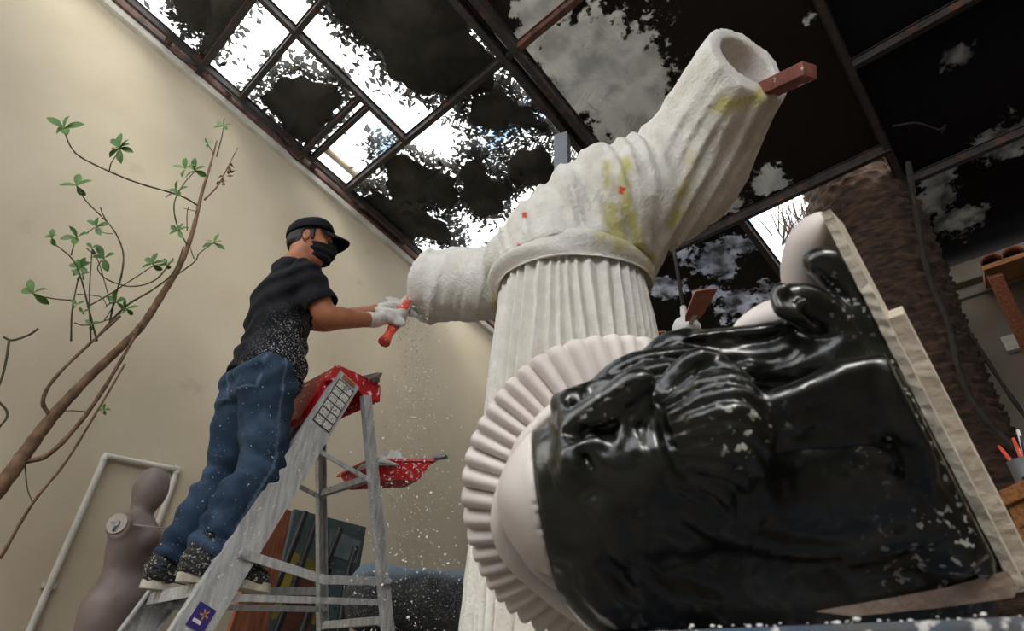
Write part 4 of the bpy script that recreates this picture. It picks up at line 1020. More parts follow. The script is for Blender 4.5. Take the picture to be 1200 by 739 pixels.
for sg in (1, -1):
    s.ell(H_(-0.022, 0.132, 0.042 * sg), (0.024, 0.022, 0.030), AXB, 0.016, 's')
    s.ell(H_(-0.020, 0.106, 0.042 * sg), (0.020, 0.022, 0.026), AXB, 0.004)
    s.chain([H_(-0.022, 0.122, 0.016 * sg), H_(-0.034, 0.130, 0.042 * sg), H_(-0.020, 0.112, 0.068 * sg)], [0.005, 0.0065, 0.004], 0.005, m=4)
    s.chain([H_(-0.018, 0.120, 0.016 * sg), H_(-0.006, 0.124, 0.042 * sg), H_(-0.016, 0.112, 0.066 * sg)], [0.004, 0.005, 0.003], 0.005, m=4)
    s.ell(H_(0.028, 0.092, 0.066 * sg), (0.045, 0.032, 0.030), AXB, 0.035)
    s.chain([H_(0.066, 0.142, 0.008 * sg), H_(0.080, 0.138, 0.030 * sg), H_(0.106, 0.112, 0.058 * sg), H_(0.140, 0.090, 0.068 * sg)], [0.013, 0.015, 0.013, 0.007], 0.008, m=4)
    s.chain([H_(0.072, 0.146, 0.010 * sg), H_(0.092, 0.142, 0.034 * sg), H_(0.122, 0.116, 0.055 * sg)], [0.008, 0.009, 0.005], 0.004, m=4)
    s.ell(H_(0.044, 0.148, 0.017 * sg), (0.015, 0.014, 0.012), AXB, 0.010)
s.chain([H_(-0.045, 0.132, 0), H_(-0.015, 0.148, 0), H_(0.018, 0.164, 0), H_(0.044, 0.180, 0)], [0.012, 0.014, 0.016, 0.020], 0.012, m=3)
s.ell(H_(0.098, 0.138, 0), (0.012, 0.012, 0.026), AXB, 0.006); s.ell(H_(0.084, 0.142, 0), (0.007, 0.010, 0.022), AXB, 0.006)
# beard: bulge with waved locks
s.ell(H_(0.13, 0.05, 0.02), (0.08, 0.08, 0.085), AXB, 0.04)
s.ell(B(846, 504, 0.745), (0.062, 0.080, 0.072), AXB, 0.016)
lock = [((775, 452), (800, 428), (826, 418), (856, 428)), ((778, 462), (812, 438), (848, 430), (880, 446)), ((782, 474), (822, 452), (862, 446), (894, 468)),
        ((786, 486), (828, 468), (868, 462), (902, 488)), ((790, 500), (834, 486), (872, 482), (904, 510)), ((794, 514), (836, 504), (874, 504), (902, 532)),
        ((797, 530), (838, 524), (872, 528), (894, 556)), ((800, 546), (838, 544), (864, 552), (880, 578)), ((800, 562), (832, 566), (850, 578), (858, 600))]
for i, L in enumerate(lock):
    s.ridge(L, [5, 9, 9.5, 4], 0.0025, sink=-0.05)
    s.ridge([(x + 1, y + 9) for x, y in L], [2, 4, 4.5, 2], 0.003, sink=0.2)
# hair of the far side, waving along the top
for pts_, r_, dd in ((((680, 482), (700, 456), (735, 432), (775, 421), (815, 420), (850, 430)), (5, 12, 15, 15, 13, 10), 0.86),
                     (((700, 470), (735, 448), (770, 436), (800, 432)), (6, 12, 13, 8), 0.82),
                     (((735, 442), (765, 416), (800, 404), (845, 410), (890, 408), (935, 388), (975, 372)), (7, 12, 16, 17, 17, 16, 14), 0.89),
                     (((800, 402), (850, 396), (900, 392), (940, 376)), (7, 10, 12, 10), 0.87),
                     (((790, 420), (850, 424), (905, 422), (950, 404), (985, 385)), (10, 16, 20, 20, 16), 0.86),
                     (((860, 440), (910, 440), (955, 424), (990, 400)), (12, 18, 18, 14), 0.83)):
    s.chain([B(x, y, dd + 0.01 * math.sin(i * 1.7)) for i, (x, y) in enumerate(pts_)], [R(q, dd) for q in r_], 0.008, m=5)
    s.chain([B(x + 3, y - 6, dd - 0.014 + 0.01 * math.sin(i * 1.7)) for i, (x, y) in enumerate(pts_)], [R(q * 0.35, dd) for q in r_], 0.006, m=5)
# neck, chest and drapery up to the base plate
s.cone(B(850, 575, 0.86), B(1010, 560, 0.87), 0.105, 0.125, 0.06)
s.ell(B(1010, 560, 0.89), (0.135, 0.185, 0.16), AXB, 0.05)
s.ell(B(985, 450, 0.85), (0.075, 0.065, 0.09), AXB, 0.05)
s.ell(B(1075, 600, 0.85), (0.080, 0.095, 0.11), AXB, 0.05)
s.cone(B(720, 680, 0.84), B(960, 705, 0.83), 0.075, 0.080, 0.05); s.cone(B(960, 700, 0.83), B(1120, 695, 0.80), 0.080, 0.045, 0.05)
s.chain([B(958, 306, 0.85), B(984, 318, 0.85), B(1004, 344, 0.85), B(1016, 385, 0.85), B(1030, 440, 0.85)], [R(13, .85), R(19, .85), R(26, .85), R(34, .85), R(40, .85)], 0.02, m=3)
s.chain([B(924, 354, 0.82), B(950, 362, 0.83), B(985, 392, 0.85)], [R(20, .82), R(22, .82), R(34, .85)], 0.012, m=3)
for k in range(4): s.chain([B(908 + 5 * k, 348 + 2 * k, 0.80), B(916 + 7 * k, 366 + 2 * k, 0.785), B(930 + 8 * k, 376 + 3 * k, 0.80)], [R(6, .8)] * 3, 0.004, m=3)
s.ell(B(915, 341, 0.80), (0.012, 0.010, 0.012), None, 0.006); s.ell(B(940, 356, 0.785), (0.009, 0.009, 0.009), None, 0.004)
for pts_, r_ in ((((898, 474), (940, 462), (990, 440), (1030, 432), (1048, 440), (1036, 452), (990, 458)), (5, 10, 12, 12, 11, 10, 5)),
                 (((905, 500), (955, 488), (1005, 474), (1040, 474), (1050, 484), (1030, 494), (970, 500)), (5, 10, 11, 11, 10, 9, 5)),
                 (((905, 524), (960, 516), (1010, 512), (1050, 526)), (3, 6, 7, 3)),
                 (((1040, 440), (1058, 490), (1064, 540), (1070, 600)), (4, 8, 8, 5)),
                 (((1070, 480), (1085, 540), (1100, 600)), (4, 7, 6)),
                 (((990, 655), (1045, 628), (1095, 614), (1130, 622), (1148, 645)), (6, 11, 12, 12, 8)),
                 (((1090, 672), (1094, 648), (1112, 636), (1136, 646), (1148, 675)), (7, 11, 12, 11, 8)),
                 (((1114, 686), (1118, 662), (1130, 654)), (6, 8, 5)),
                 (((1020, 696), (1070, 686), (1110, 694)), (7, 10, 8)),
                 (((690, 650), (698, 685), (730, 710), (790, 718)), (8, 16, 16, 10)),
                 (((704, 672), (722, 698), (760, 712)), (5, 7, 5)),
                 (((740, 655), (765, 688), (830, 704)), (7, 13, 10)),
                 (((660, 470), (688, 458), (716, 448)), (4, 7, 5)),
                 (((655, 555), (690, 580), (720, 620), (730, 660)), (3, 7, 7, 3)),
                 (((800, 600), (850, 620), (930, 640), (1000, 640)), (3, 8, 9, 3))):
    s.ridge(pts_, r_, 0.016, sink=0.6)
for pts_, r_ in ((((646, 543), (668, 529), (692, 518), (714, 523)), (3, 6, 6, 3)), (((683, 494), (708, 487), (729, 483), (742, 492)), (3, 6, 7, 4)),
                 (((728, 522), (733, 503), (745, 486), (760, 468)), (4, 6, 7, 5)), (((764, 490), (768, 530), (792, 564), (835, 596)), (4, 8, 8, 4)), (((742, 505), (750, 530), (768, 556)), (3, 6, 4))):
    s.ridge(pts_, r_, 0.006, sink=0.2)
for x, y, rr in ((670, 508, 13), (684, 578, 20)):
    d_ = s.hit(x, y)
    if d_: s.ell(B(x, y, d_ - 0.004), (R(rr, d_), R(rr * .6, d_), 0.012), [cr, cu, cb], 0.012, 's')
s.disp(lambda x, y, z: 0.006 * vnoise(x * 22, y * 22, z * 22) + 0.003 * vnoise(x * 60, y * 60, z * 60))
cutp = H_(-0.108, 0, 0); s.plane(cutp, -e1)
pb1, pb2 = B(972, 262, 0.84), B(1186, 682, 0.75)              # base plate line
bd = nrm(pb2 - pb1); bn = nrm(np.cross(bd, VBK)); bn = bn if bn.dot(cr) > 0 else -bn
s.plane(pb1 - bn * 0.004, bn); s.plane(A_((0, 0, TOPZ + 0.002)), (0, 0, -1))
def dripw(V):
    f = np.zeros(len(V))
    for x, y, d, r in ((1068, 470, .78, .07), (1085, 560, .79, .07), (1050, 520, .77, .06), (1100, 640, .74, .08), (985, 360, .84, .05), (700, 480, .72, .04), (870, 500, .68, .05)): f = np.maximum(f, np.clip(1.3 - np.linalg.norm(V - B(x, y, d), axis=1) / r, 0, 1))
    return f
s.build('head', M['blackm'], bust, {'drip': dripw})
# white crown of the head with its rolled rim
s = SDF(B(640, 590, 0.84) - 0.26, B(640, 590, 0.84) + 0.26, 0.0055)
s.ell(H_(-0.005, -0.012, 0), (0.170, 0.139, 0.121), AXB)
s.plane(H_(-0.108, 0, 0), e1)
s.disp(lambda x, y, z: 0.004 * vnoise(x * 14, y * 14, z * 14))
s.build('skull_cap', M['plaster'], bust)
s = SDF(B(660, 590, 0.88) - 0.30, B(660, 590, 0.88) + 0.30, 0.0055)
rim = [(724, 450), (672, 466), (628, 506), (600, 560), (592, 606), (606, 648), (640, 684), (690, 716), (750, 740), (820, 752)]
s.chain([B(x, y, 0.93) for x, y in rim], [R(q, .9) for q in (5, 8, 11, 13, 15, 15, 15, 14, 13, 12)], 0.01, m=5)
s.chain([B(x + 16, y - 2, 0.87) for x, y in rim[2:9]], [R(q, .9) for q in (5, 7, 8, 9, 9, 8, 6)], 0.012, m=5)
s.chain([B(x - 8, y + 4, 0.915) for x, y in rim[1:9]], [R(q, .9) for q in (4, 5, 6, 7, 7, 7, 6, 5)], 0.010, m=5)
s.disp(lambda x, y, z: 0.007 * vnoise(x * 20, y * 20, z * 20))
s.plane(A_((0, 0, TOPZ + 0.002)), (0, 0, -1))
s.build('rolled_rim', M['plaster'], bust)
# fluted halo: dished ring with scalloped edge
hc = B(734, 583, 0.97); hn = nrm(cb + 0.18 * cr - 0.02 * cu); hx = nrm(cr - hn * hn.dot(cr)); hy = np.cross(hn, hx)
NF, NA, NRr = 54, 54 * 12, 14; V, F = [], []
for sd_ in (0, 1):
    for i in range(NRr):
        t = i / (NRr - 1)
        for j in range(NA):
            a = 2 * math.pi * j / NA; fl = (abs(math.cos(a * NF / 2 + 0.8 * math.sin(a * 5))) ** 0.55 - 0.5)
            wv = 0.06 * math.sin(3 * a + 1) + 0.04 * math.sin(7 * a)
            rO = 0.268 * (1 + 0.035 * fl + 0.02 * wv * 5); r = 0.135 + (rO - 0.135) * t
            h_ = -0.045 * t + 0.016 * math.sin(math.pi * t) + fl * 0.015 * min(1, 0.35 + t) * (1 - 0.0 * t) - sd_ * 0.012
            V.append(hc + hx * r * math.cos(a) + hy * r * math.sin(a) + hn * h_)
o_ = NRr * NA
for j in range(NA):
    k = (j + 1) % NA
    for i in range(NRr - 1):
        F.append((i * NA + j, (i + 1) * NA + j, (i + 1) * NA + k, i * NA + k)); F.append((o_ + i * NA + j, o_ + i * NA + k, o_ + (i + 1) * NA + k, o_ + (i + 1) * NA + j))
    F.append(((NRr - 1) * NA + j, o_ + (NRr - 1) * NA + j, o_ + (NRr - 1) * NA + k, (NRr - 1) * NA + k)); F.append((j, k, o_ + k, o_ + j))
V = A_(V); V[:, 2] = np.maximum(V[:, 2], TOPZ + 0.002)
link('halo', V, F, M['plaster'], bust, True, None, 60)
# mould shell behind the shoulder and the two base plates
s = SDF(B(940, 340, 0.90) - 0.17, B(940, 340, 0.90) + 0.17, 0.005)
s.chain([B(962, 256, 0.90), B(946, 278, 0.90), B(938, 310, 0.91), B(944, 345, 0.92), B(965, 380, 0.92)], [R(4, .9), R(12, .9), R(15, .9), R(16, .9), R(16, .9)], 0.02, m=4)
s.chain([B(964, 262, 0.91), B(972, 295, 0.93), B(985, 330, 0.93), B(1000, 370, 0.93)], [R(4, .9), R(16, .9), R(22, .9), R(24, .9)], 0.03, m=4)
s.chain([B(955, 300, 0.94), B(960, 340, 0.95), B(985, 390, 0.95)], [R(16, .9), R(22, .9), R(24, .9)], 0.03, m=3)
s.chain([B(862, 392, 0.93), B(890, 378, 0.92), B(918, 372, 0.92), B(950, 392, 0.92)], [R(6, .9), R(14, .9), R(18, .9), R(18, .9)], 0.015, m=4)
s.ell(B(968, 318, 0.95), (0.040, 0.070, 0.03), [cr, nrm(cu + 0.0 * cr), cb], 0.03)
s.plane(pb1 - bn * 0.002, bn)
s.build('mould_shell', M['plaster'], bust)
def plate(a, b_, th, back, name, rough=0.0011, n=50):
    """plate with a ragged front edge, running away from the viewer"""
    d = nrm(b_ - a); n_ = nrm(np.cross(d, VBK)); n_ = n_ if n_.dot(cr) > 0 else -n_; bk = -nrm(VBK - d * np.dot(VBK, d))
    V, F = [], []
    for i in range(n + 1):
        p = a + (b_ - a) * i / n; w1, w2, w3 = [rough * RNG.normal() * 0.5 for _ in range(3)]
        V += [p - n_ * (th / 2 + w1 * .6) + bk * w2, p + n_ * (th / 2 + w3 * .6) + bk * w1, p + n_ * th / 2 + bk * back, p - n_ * th / 2 + bk * back]
    for i in range(n):
        for k in range(4): F.append((4 * i + k, 4 * i + (k + 1) % 4, 4 * i + 4 + (k + 1) % 4, 4 * i + 4 + k))
    F += [(0, 1, 2, 3), (4 * n + 3, 4 * n + 2, 4 * n + 1, 4 * n)]
    V = A_(V); V[:, 2] = np.maximum(V[:, 2], TOPZ + 0.001)
    return link(name, V, F, M['plasteredge'], bust, False)
plate(B(962, 250, 0.835) + bn * 0.006, B(1190, 694, 0.735) + bn * 0.006, 0.013, 0.24, 'base_plate')
plate(B(1046, 372, 0.835), B(1208, 690, 0.77), 0.030, 0.22, 'base_plate')
b = MB(); P = [B(x, y, 0.725) for x, y in ((955, 716), (1040, 701), (1110, 688), (1180, 668), (1194, 688), (1188, 700), (1100, 712), (1000, 722))]
P = [A_((p[0], p[1], max(p[2], TOPZ + 0.002))) for p in P]
b.prism(P, nrm(ray(1090, 700)) * 0.10); b.build('plaster_lip', M['cardlip'], bust)

# work table under the bust
ta_, tb_ = onz(800, 736, TOPZ), onz(1215, 719, TOPZ); td_ = nrm(tb_ - ta_); tback = A_((-td_[1], td_[0], 0)); tback = tback if tback.dot(_Y if False else A_((0, 1, 0))) > 0 else -tback
table = thing('work_table', 'paint stained blue and grey work table under the black bust', 'table', (ta_[0] * .5 + tb_[0] * .5, ta_[1] * .5 + tb_[1] * .5, 0))
c_ = (ta_ + tb_) / 2; L_ = np.linalg.norm(tb_ - ta_) / 2 + 0.02
b = MB(); b.box(c_ - td_ * 0.06 + tback * 0.28 + A_((0, 0, -0.022)), (L_ + 0.06, 0.28, 0.021), [td_, tback, (0, 0, 1)], 0.006); b.build('table_top', M['blue'], table)
for a in (-1, 1):
    for d in (0.05, 0.50):
        b = MB(); b.box(c_ - td_ * 0.06 + td_ * a * (L_ + 0.01) + tback * d + A_((0, 0, -0.333)), (0.022, 0.022, 0.29), [td_, tback, (0, 0, 1)], 0.003); b.build('leg', M['steel'], table)

b = MB()
for k in range(38):
    p = c_ + td_ * (L_ * (2 * RNG.random() - 1)) + tback * (0.004 + 0.03 * RNG.random()) + A_((0, 0, 0.001)); r = 0.0008 + 0.0022 * RNG.random() ** 2
    bm = bmesh.new(); bmesh.ops.create_icosphere(bm, subdivisions=1, radius=r); vs = [p + A_((v.co.x * (1 + RNG.random()), v.co.y, v.co.z * .8 + r * .6)) for v in bm.verts]; bm.verts.index_update()
    b.add(vs, [[v.index for v in f.verts] for f in bm.faces]); bm.free()
tag(b.build('plaster_crumbs', M['powder'], smooth=True), 'pale plaster crumbs scattered along the edge of the work table', 'crumbs', kind='stuff')

# ================================================================== THINGS ALONG THE LEFT WALL
# white pipe frame on the wall
fr_ = thing('pipe_frame', 'rectangular white conduit pipe frame on the left wall behind the mannequin', 'pipe frame', onx(124, 534, -4.47))
c1, c2 = onx(124, 534, -4.47), onx(208, 550, -4.47); c0 = A_((-4.47, c1[1], 0.25)); c3 = A_((-4.47, c2[1], 0.25))
for a, b_ in ((c0, c1), (c1, c2), (c2, c3)):
    b = MB(); b.tube([a, b_], 0.020, 12); b.build('pipe', M['pvc'], fr_, True, 40)
for p in (c1, c2):
    b = MB(); b.tube([p + A_((0, -0.03 if p is c2 else 0.03, 0)), p, p + A_((0, 0, -0.03))], 0.026, 12); b.build('elbow_joint', M['pvc'], fr_, True, 40)
for p in ((c0 + c1) / 2, (c2 + c3) / 2):
    b = MB(); b.box(p + A_((-0.012, 0, 0)), (0.02, 0.034, 0.014), bev=0.004); b.build('clip', M['pvc'], fr_)

# grey mannequin
MX = -3.86
def mp(px, py, dx=0.0): return onx(px, py, MX + dx)
mq = thing('mannequin', 'armless grey bald mannequin torso standing against the left wall', 'mannequin', mp(140, 739) * A_((1, 1, 0)))
s = SDF(mp(140, 660) + A_((-.36, -.50, -1.06)), mp(140, 660) + A_((.36, .52, .68)), 0.010)
hd = mp(177, 571); mf = nrm((0.72, 0.69, 0.0)); mr = nrm(np.cross(mf, (0, 0, 1)))
s.ell(hd, (0.095, 0.085, 0.118), [mf, mr, (0, 0, 1)]); s.ell(hd + mf * 0.022 + A_((0, 0, -0.05)), (0.066, 0.058, 0.075), [mf, mr, (0, 0, 1)], 0.04)
s.cone(mp(170, 590), mp(158, 612), 0.052, 0.062, 0.05)
shC = mp(156, 622)
s.cone(shC - mr * 0.17, shC + mr * 0.15, 0.060, 0.064, 0.05)
s.ell(mp(157, 640), (0.115, 0.165, 0.16), [mf, mr, (0, 0, 1)], 0.06)
for sg in (1, -1): s.ell(mp(170, 634) + mr * 0.075 * sg + mf * 0.055, (0.062, 0.060, 0.062), None, 0.03)
s.ell(mp(146, 672), (0.085, 0.118, 0.15), [mf, mr, (0, 0, 1)], 0.06)
pv = mp(139, 706); s.ell(pv, (0.135, 0.185, 0.14), [mf, mr, (0, 0, 1)], 0.07)
s.ell(pv - mf * 0.06 + A_((0, 0, -0.04)), (0.09, 0.14, 0.10), [mf, mr, (0, 0, 1)], 0.05)
for sg, pose in ((1, 0.02), (-1, 0.10)):
    h0 = pv + mr * 0.095 * sg + A_((0, 0, -0.05)); kn = A_((h0[0], h0[1] + pose, 0.46)); an = A_((h0[0], h0[1] + pose * .4, 0.08))
    s.chain([h0, h0 * .5 + kn * .5 + A_((0, 0.02, 0)), kn, kn * .6 + an * .4 + A_((0, -0.02, 0)), an, an + A_((0.01, 0.10, -0.045))], [0.112, 0.096, 0.062, 0.058, 0.034, 0.028], 0.03, m=4)
# bent far arm with its hand resting on the thigh
sh2 = shC - mr * 0.17; el2 = mp(196, 668, -0.16); hn2 = mp(150, 694, 0.10)
el2 = mp(205, 662, -0.12)
s.chain([sh2, sh2 * .5 + el2 * .5 + mf * 0.03, el2, el2 * .5 + hn2 * .5 + A_((0, 0, .01)), hn2], [0.052, 0.046, 0.038, 0.036, 0.026], 0.02, m=4)
hdv = nrm(hn2 - el2)
for k in range(4): s.chain([hn2, hn2 + hdv * 0.05 + A_((0.0, 0, -0.024 + 0.017 * k)), hn2 + hdv * 0.11 + A_((0.0, 0, -0.045 + 0.022 * k))], [0.020, 0.0125, 0.010], 0.010)
s.chain([hn2, hn2 + hdv * 0.02 + A_((0, 0, 0.04)), hn2 + hdv * 0.06 + A_((0, 0, 0.05))], [0.018, 0.013, 0.011], 0.008)
# the near arm is off: flat cut shoulder
cp = shC + mr * 0.16; s.plane(cp, mr)
s.build('body', M['manneq'], mq)
b = MB(); b.tube([cp - mr * 0.004, cp + mr * 0.010], 0.052, 28); so = b.build('arm_socket', M['seam'], mq, True, 40)
b = MB(); b.tube([cp + mr * 0.008, cp + mr * 0.018], 0.018, 18); b.box(cp + mr * 0.014 + A_((0, 0, -0.030)), (0.008, 0.006, 0.010)); b.build('bolt', M['grey'], so, True, 40)
b = MB(); P = [mp(147, 619) + mr * 0.16, mp(160, 621) + mf * 0.135 + mr * 0.09, mp(176, 618) + mf * 0.12, mp(182, 616) + mf * 0.09 - mr * 0.10]
b.tube(smooth_path(P, 5), 0.004, 6); b.build('seam_line', M['seam'], mq, True)

# ------------------------------------------------------------------ twiggy shrub in front of the left wall
def zp(x, y, dx=0.0, x0=-4.05): return onx(x / 2.463, 100 + y / 2.463, x0 + dx)
def z2p(x, y, dx=0.0, x0=-4.05): return onx(x / 2.06, 380 + y / 2.06, x0 + dx)
shrub = thing('shrub', 'tall sparse twiggy shrub with green leaf tufts against the left wall', 'shrub', onx(-60, 640, -4.05) * A_((1, 1, 0)))
PXM = 3.05 / FPX
main = [(onx(-150, 739, -4.0), 9), (onx(-60, 640, -4.02), 9), (onx(0, 571, -4.03), 8.5), (onx(30, 530, -4.05), 8), (onx(60, 490, -4.05), 7), (onx(100, 446, -4.05), 6), (onx(132, 416, -4.05), 5.6), (onx(165, 383, -4.05), 5.4), (onx(190, 345, -4.05), 5), (onx(212, 308, -4.05), 4.4), (onx(226, 270, -4.05), 3.6), (onx(236, 228, -4.05), 2.8), (onx(246, 195, -4.05), 2), (onx(254, 165, -4.05), 1.2)]
main[0] = (A_((main[1][0][0], main[1][0][1] - 0.25, 0.0)), 10)
def branch(pts, r0, r1, m, name='branch', n=8):
    P = smooth_path(pts, 6); k = len(P); b = MB()
    b.tube(P, [(r0 + (r1 - r0) * i / (k - 1)) * PXM * (1 + 0.12 * math.sin(i * 1.9)) for i in range(k)], n)
    return b.build(name, M[m], shrub, True)
P = smooth_path([np.append(p, r) for p, r in main], 6); b = MB(); b.tube([p[:3] for p in P], [p[3] * PXM * (1 + 0.07 * math.sin(i * 2.3)) for i, p in enumerate(P)], 12); b.build('trunk', M['stem'], shrub, True)
branch([z2p(-30, 400), z2p(40, 338), z2p(120, 312, .05), z2p(212, 212, .06), z2p(290, 90, .05), z2p(345, -10, .03)], 3.6, 2.0, 'stem')
branch([z2p(0, 565, .1), z2p(80, 430, .1), z2p(160, 330, .1), z2p(240, 200, .1), z2p(302, 95, .1)], 1.8, 1.2, 'stem')
branch([z2p(60, 335), z2p(66, 395, .04), z2p(80, 432, .08)], 0.9, 0.6, 'twig')
branch([z2p(205, 210, .05), z2p(165, 208, .05), z2p(138, 214, .05)], 0.8, 0.5, 'twig')
branch([z2p(122, 222), z2p(104, 180, .03), z2p(150, 110, .05), z2p(290, -20, .05)], 2.8, 1.8, 'stem')
for pts_, r0, r1 in (([(572, 347), (520, 318), (400, 282), (315, 248), (235, 208), (205, 178), (188, 140)], 1.5, 1.0), ([(315, 248), (322, 222), (345, 188)], 0.9, 0.7),
                     ([(315, 692), (330, 620), (352, 540), (355, 480), (330, 420), (290, 375), (250, 335), (222, 290)], 1.4, 0.9), ([(325, 428), (300, 425), (275, 412)], 0.7, 0.5), ([(310, 395), (296, 370), (290, 352)], 0.9, 0.8),
                     ([(280, 738), (255, 640), (235, 560), (208, 500), (150, 452)], 1.3, 0.8), ([(205, 490), (212, 465), (222, 440)], 0.8, 0.6), ([(240, 560), (238, 540), (235, 520)], 0.8, 0.6),
                     ([(270, 738), (360, 640), (440, 590), (500, 540), (530, 465)], 1.5, 1.1), ([(500, 500), (450, 560), (380, 580), (310, 560), (282, 530), (292, 505)], 1.2, 0.8),
                     ([(205, 738), (208, 650), (225, 560)], 1.2, 0.8), ([(212, 620), (160, 616), (98, 605)], 0.9, 0.7), ([(262, 738), (258, 610), (266, 470)], 1.2, 0.7),
                     ([(545, 470), (512, 405), (503, 340), (530, 285), (562, 248)], 1.3, 0.8), ([(520, 310), (480, 300)], 0.7, 0.5), ([(545, 410), (515, 412)], 0.8, 0.5), ([(540, 420), (540, 370), (545, 350)], 0.9, 0.7), ([(575, 365), (530, 355)], 0.7, 0.5),
                     ([(498, 556), (560, 510), (575, 485), (608, 460)], 1.2, 0.7), ([(560, 500), (550, 470), (545, 440)], 0.8, 0.5),
                     ([(250, 640), (320, 600), (400, 548), (445, 520), (482, 516)], 1.0, 0.7), ([(215, 685), (245, 692), (300, 680), (345, 660), (365, 648)], 0.9, 0.6), ([(300, 680), (325, 640), (334, 625)], 0.7, 0.5),
                     ([(625, 205), (640, 150), (645, 120)], 1.2, 0.7), ([(618, 200), (600, 170), (592, 160)], 0.8, 0.5), ([(222, 602), (290, 610), (310, 640)], 0.8, 0.5), ([(250, 470), (280, 500), (300, 560), (318, 630)], 0.9, 0.6)):
    dz = 0.04 + 0.10 * RNG.random()
    branch([zp(x, y, dz * min(1, i / 2)) for i, (x, y) in enumerate(pts_)], r0, r1, 'twig', n=6)
branch([zp(590, 330), zp(628, 290, .03), zp(650, 250, .05), zp(668, 215, .05), zp(686, 180, .05)], 1.6, 0.7, 'stem')
b = MB()
for k in range(14):
    t = RNG.random(); p = zp(625 + 42 * t + 4 * RNG.normal(), 300 - 75 * t + 4 * RNG.normal(), .05); leafquad(b, p, 0.06)
b.build('dead_leaves', M['stem'], shrub)
def leaf(mb, p, d, n_, L, wd):
    d = nrm(d); n_ = nrm(n_ - d * np.dot(n_, d)); s_ = np.cross(d, n_); N = 7; V = []
    for i in range(N + 1):
        t = i / N; w_ = wd * math.sin(math.pi * min(1, t ** 1.35 * 0.96 + 0.03)) ** 0.8 * 0.5; c = p + d * L * t - n_ * L * 0.18 * t * t
        V += [c - s_ * w_ + n_ * w_ * 0.35, c, c + s_ * w_ + n_ * w_ * 0.35]
    mb.add(V, [f for i in range(N) for f in ((3 * i, 3 * i + 1, 3 * i + 4, 3 * i + 3), (3 * i + 1, 3 * i + 2, 3 * i + 5, 3 * i + 4))])
for (x, y, n, L) in ((185, 125, 5, 44), (345, 180, 8, 40), (222, 290, 4, 38), (280, 408, 5, 32), (150, 440, 4, 24), (222, 440, 4, 36), (235, 525, 6, 30), (300, 500, 4, 36), (95, 600, 4, 34), (562, 246, 5, 38), (536, 240, 4, 38), (510, 308, 5, 36),
                     (618, 456, 5, 30), (645, 118, 5, 28), (600, 165, 3, 18), (440, 515, 5, 34), (480, 518, 4, 24), (335, 625, 5, 32), (365, 645, 4, 24), (515, 420, 5, 28), (222, 632, 3, 20), (265, 470, 3, 22), (240, 655, 3, 18), (230, 548, 3, 22), (262, 690, 3, 18)):
    b = MB(); o = zp(x, y, 0.10)
    for k in range(n):
        a = 2 * math.pi * (k + 0.3 * RNG.random()) / n; d = cr * math.cos(a) + cu * (math.sin(a) * 0.8 + 0.35) + cb * (0.3 * RNG.normal())
        leaf(b, o, d, cb * 0.8 + cu * 0.8 + RNG.normal(size=3) * 0.3, L / 2.463 * PXM * (1.1 + 0.5 * RNG.random()), L / 2.463 * PXM * 0.66)
    b.build('leaf_tuft', M['leaf'], shrub, True)
b = MB()
for k in range(4): leaf(b, z2p(252, 205, .06), cr * math.cos(k * 1.6) + cu * math.sin(k * 1.6), cb + cu, 0.035, 0.02)
b.build('leaf_tuft', M['leaf'], shrub, True)
ed = thing('bare_twig', 'curved bare green twigs entering at the left edge of the wall', 'twig', onx(-30, 500, -4.1) * A_((1, 1, 0)))
for pts_ in ([(92, 10), (70, 25), (30, 38), (8, 30)], [(22, 38), (14, 90), (0, 140), (-40, 230)], [(-10, 180), (14, 205), (16, 225), (0, 246), (-40, 300)]):
    b = MB(); P = smooth_path([z2p(*p, x0=-4.1) for p in pts_], 6); b.tube(P, 1.4 * PXM, 6); b.build('twig', M['twig'], ed, True)
b = MB(); q = z2p(-40, 230, x0=-4.1); b.tube(smooth_path([q, q + A_((0, -0.1, -0.4)), A_((q[0], q[1] - .12, 0))], 6), 0.010, 8); b.tube(smooth_path([z2p(-40, 300, x0=-4.1), q + A_((0, -0.1, -0.4))], 4), 0.008, 8); b.build('stem', M['twig'], ed, True)

# ------------------------------------------------------------------ stored things behind the ladder
# painted canvas: plain blocks of colour
PX0 = -3.55
cvs = thing('painting', 'dark teal and yellow painted canvas leaning behind the ladder', 'painting', onx(385, 690, PX0) * A_((1, 1, 0)))
def pq(px, py): return onx(px, py, PX0)
A0, A1 = pq(346, 596), pq(430, 614); dn = A_((0, 0, -1.0)); hgt = A0[2] - 0.02
un = nrm((A1 - A0) * A_((1, 1, 0))); A1 = A0 + un * np.linalg.norm((A1 - A0)[:2]); nn = A_((1.0, 0, 0))
wd_ = np.linalg.norm(A1 - A0); cc = (A0 + A1) / 2 + dn * hgt / 2
b = MB(); b.box(cc - nn * 0.018, (wd_ / 2, hgt / 2, 0.018), [un, (0, 0, 1), nn], 0.004); b.build('canvas', mat('teal_paint', rgb(78, 92, 94), 0.7, rgb(58, 70, 74), 5), cvs)
def patch(name, poly, m, up):
    b = MB(); P = [A0 + un * wd_ * x + dn * y + nn * up for x, y in poly]; b.prism(P, nn * 0.0015); b.build(name, m, cvs)
patch('painted_field', [(0.02, .24), (.35, .27), (.62, .30), (.60, .62), (.02, .62)], mat('mustard_paint', rgb(158, 140, 50), 0.7, rgb(96, 92, 44), 6), 0.001)
patch('painted_field', [(0.16, .30), (.34, .34), (.50, .46), (.48, .80), (.12, .80)], mat('brick_paint', rgb(116, 62, 44), 0.7, rgb(60, 36, 32), 6), 0.003)
patch('painted_field', [(0.48, .06), (.95, .10), (.95, .24), (.55, .22)], mat('grey_teal_paint', rgb(112, 124, 124), 0.7, rgb(84, 98, 100), 9), 0.001)
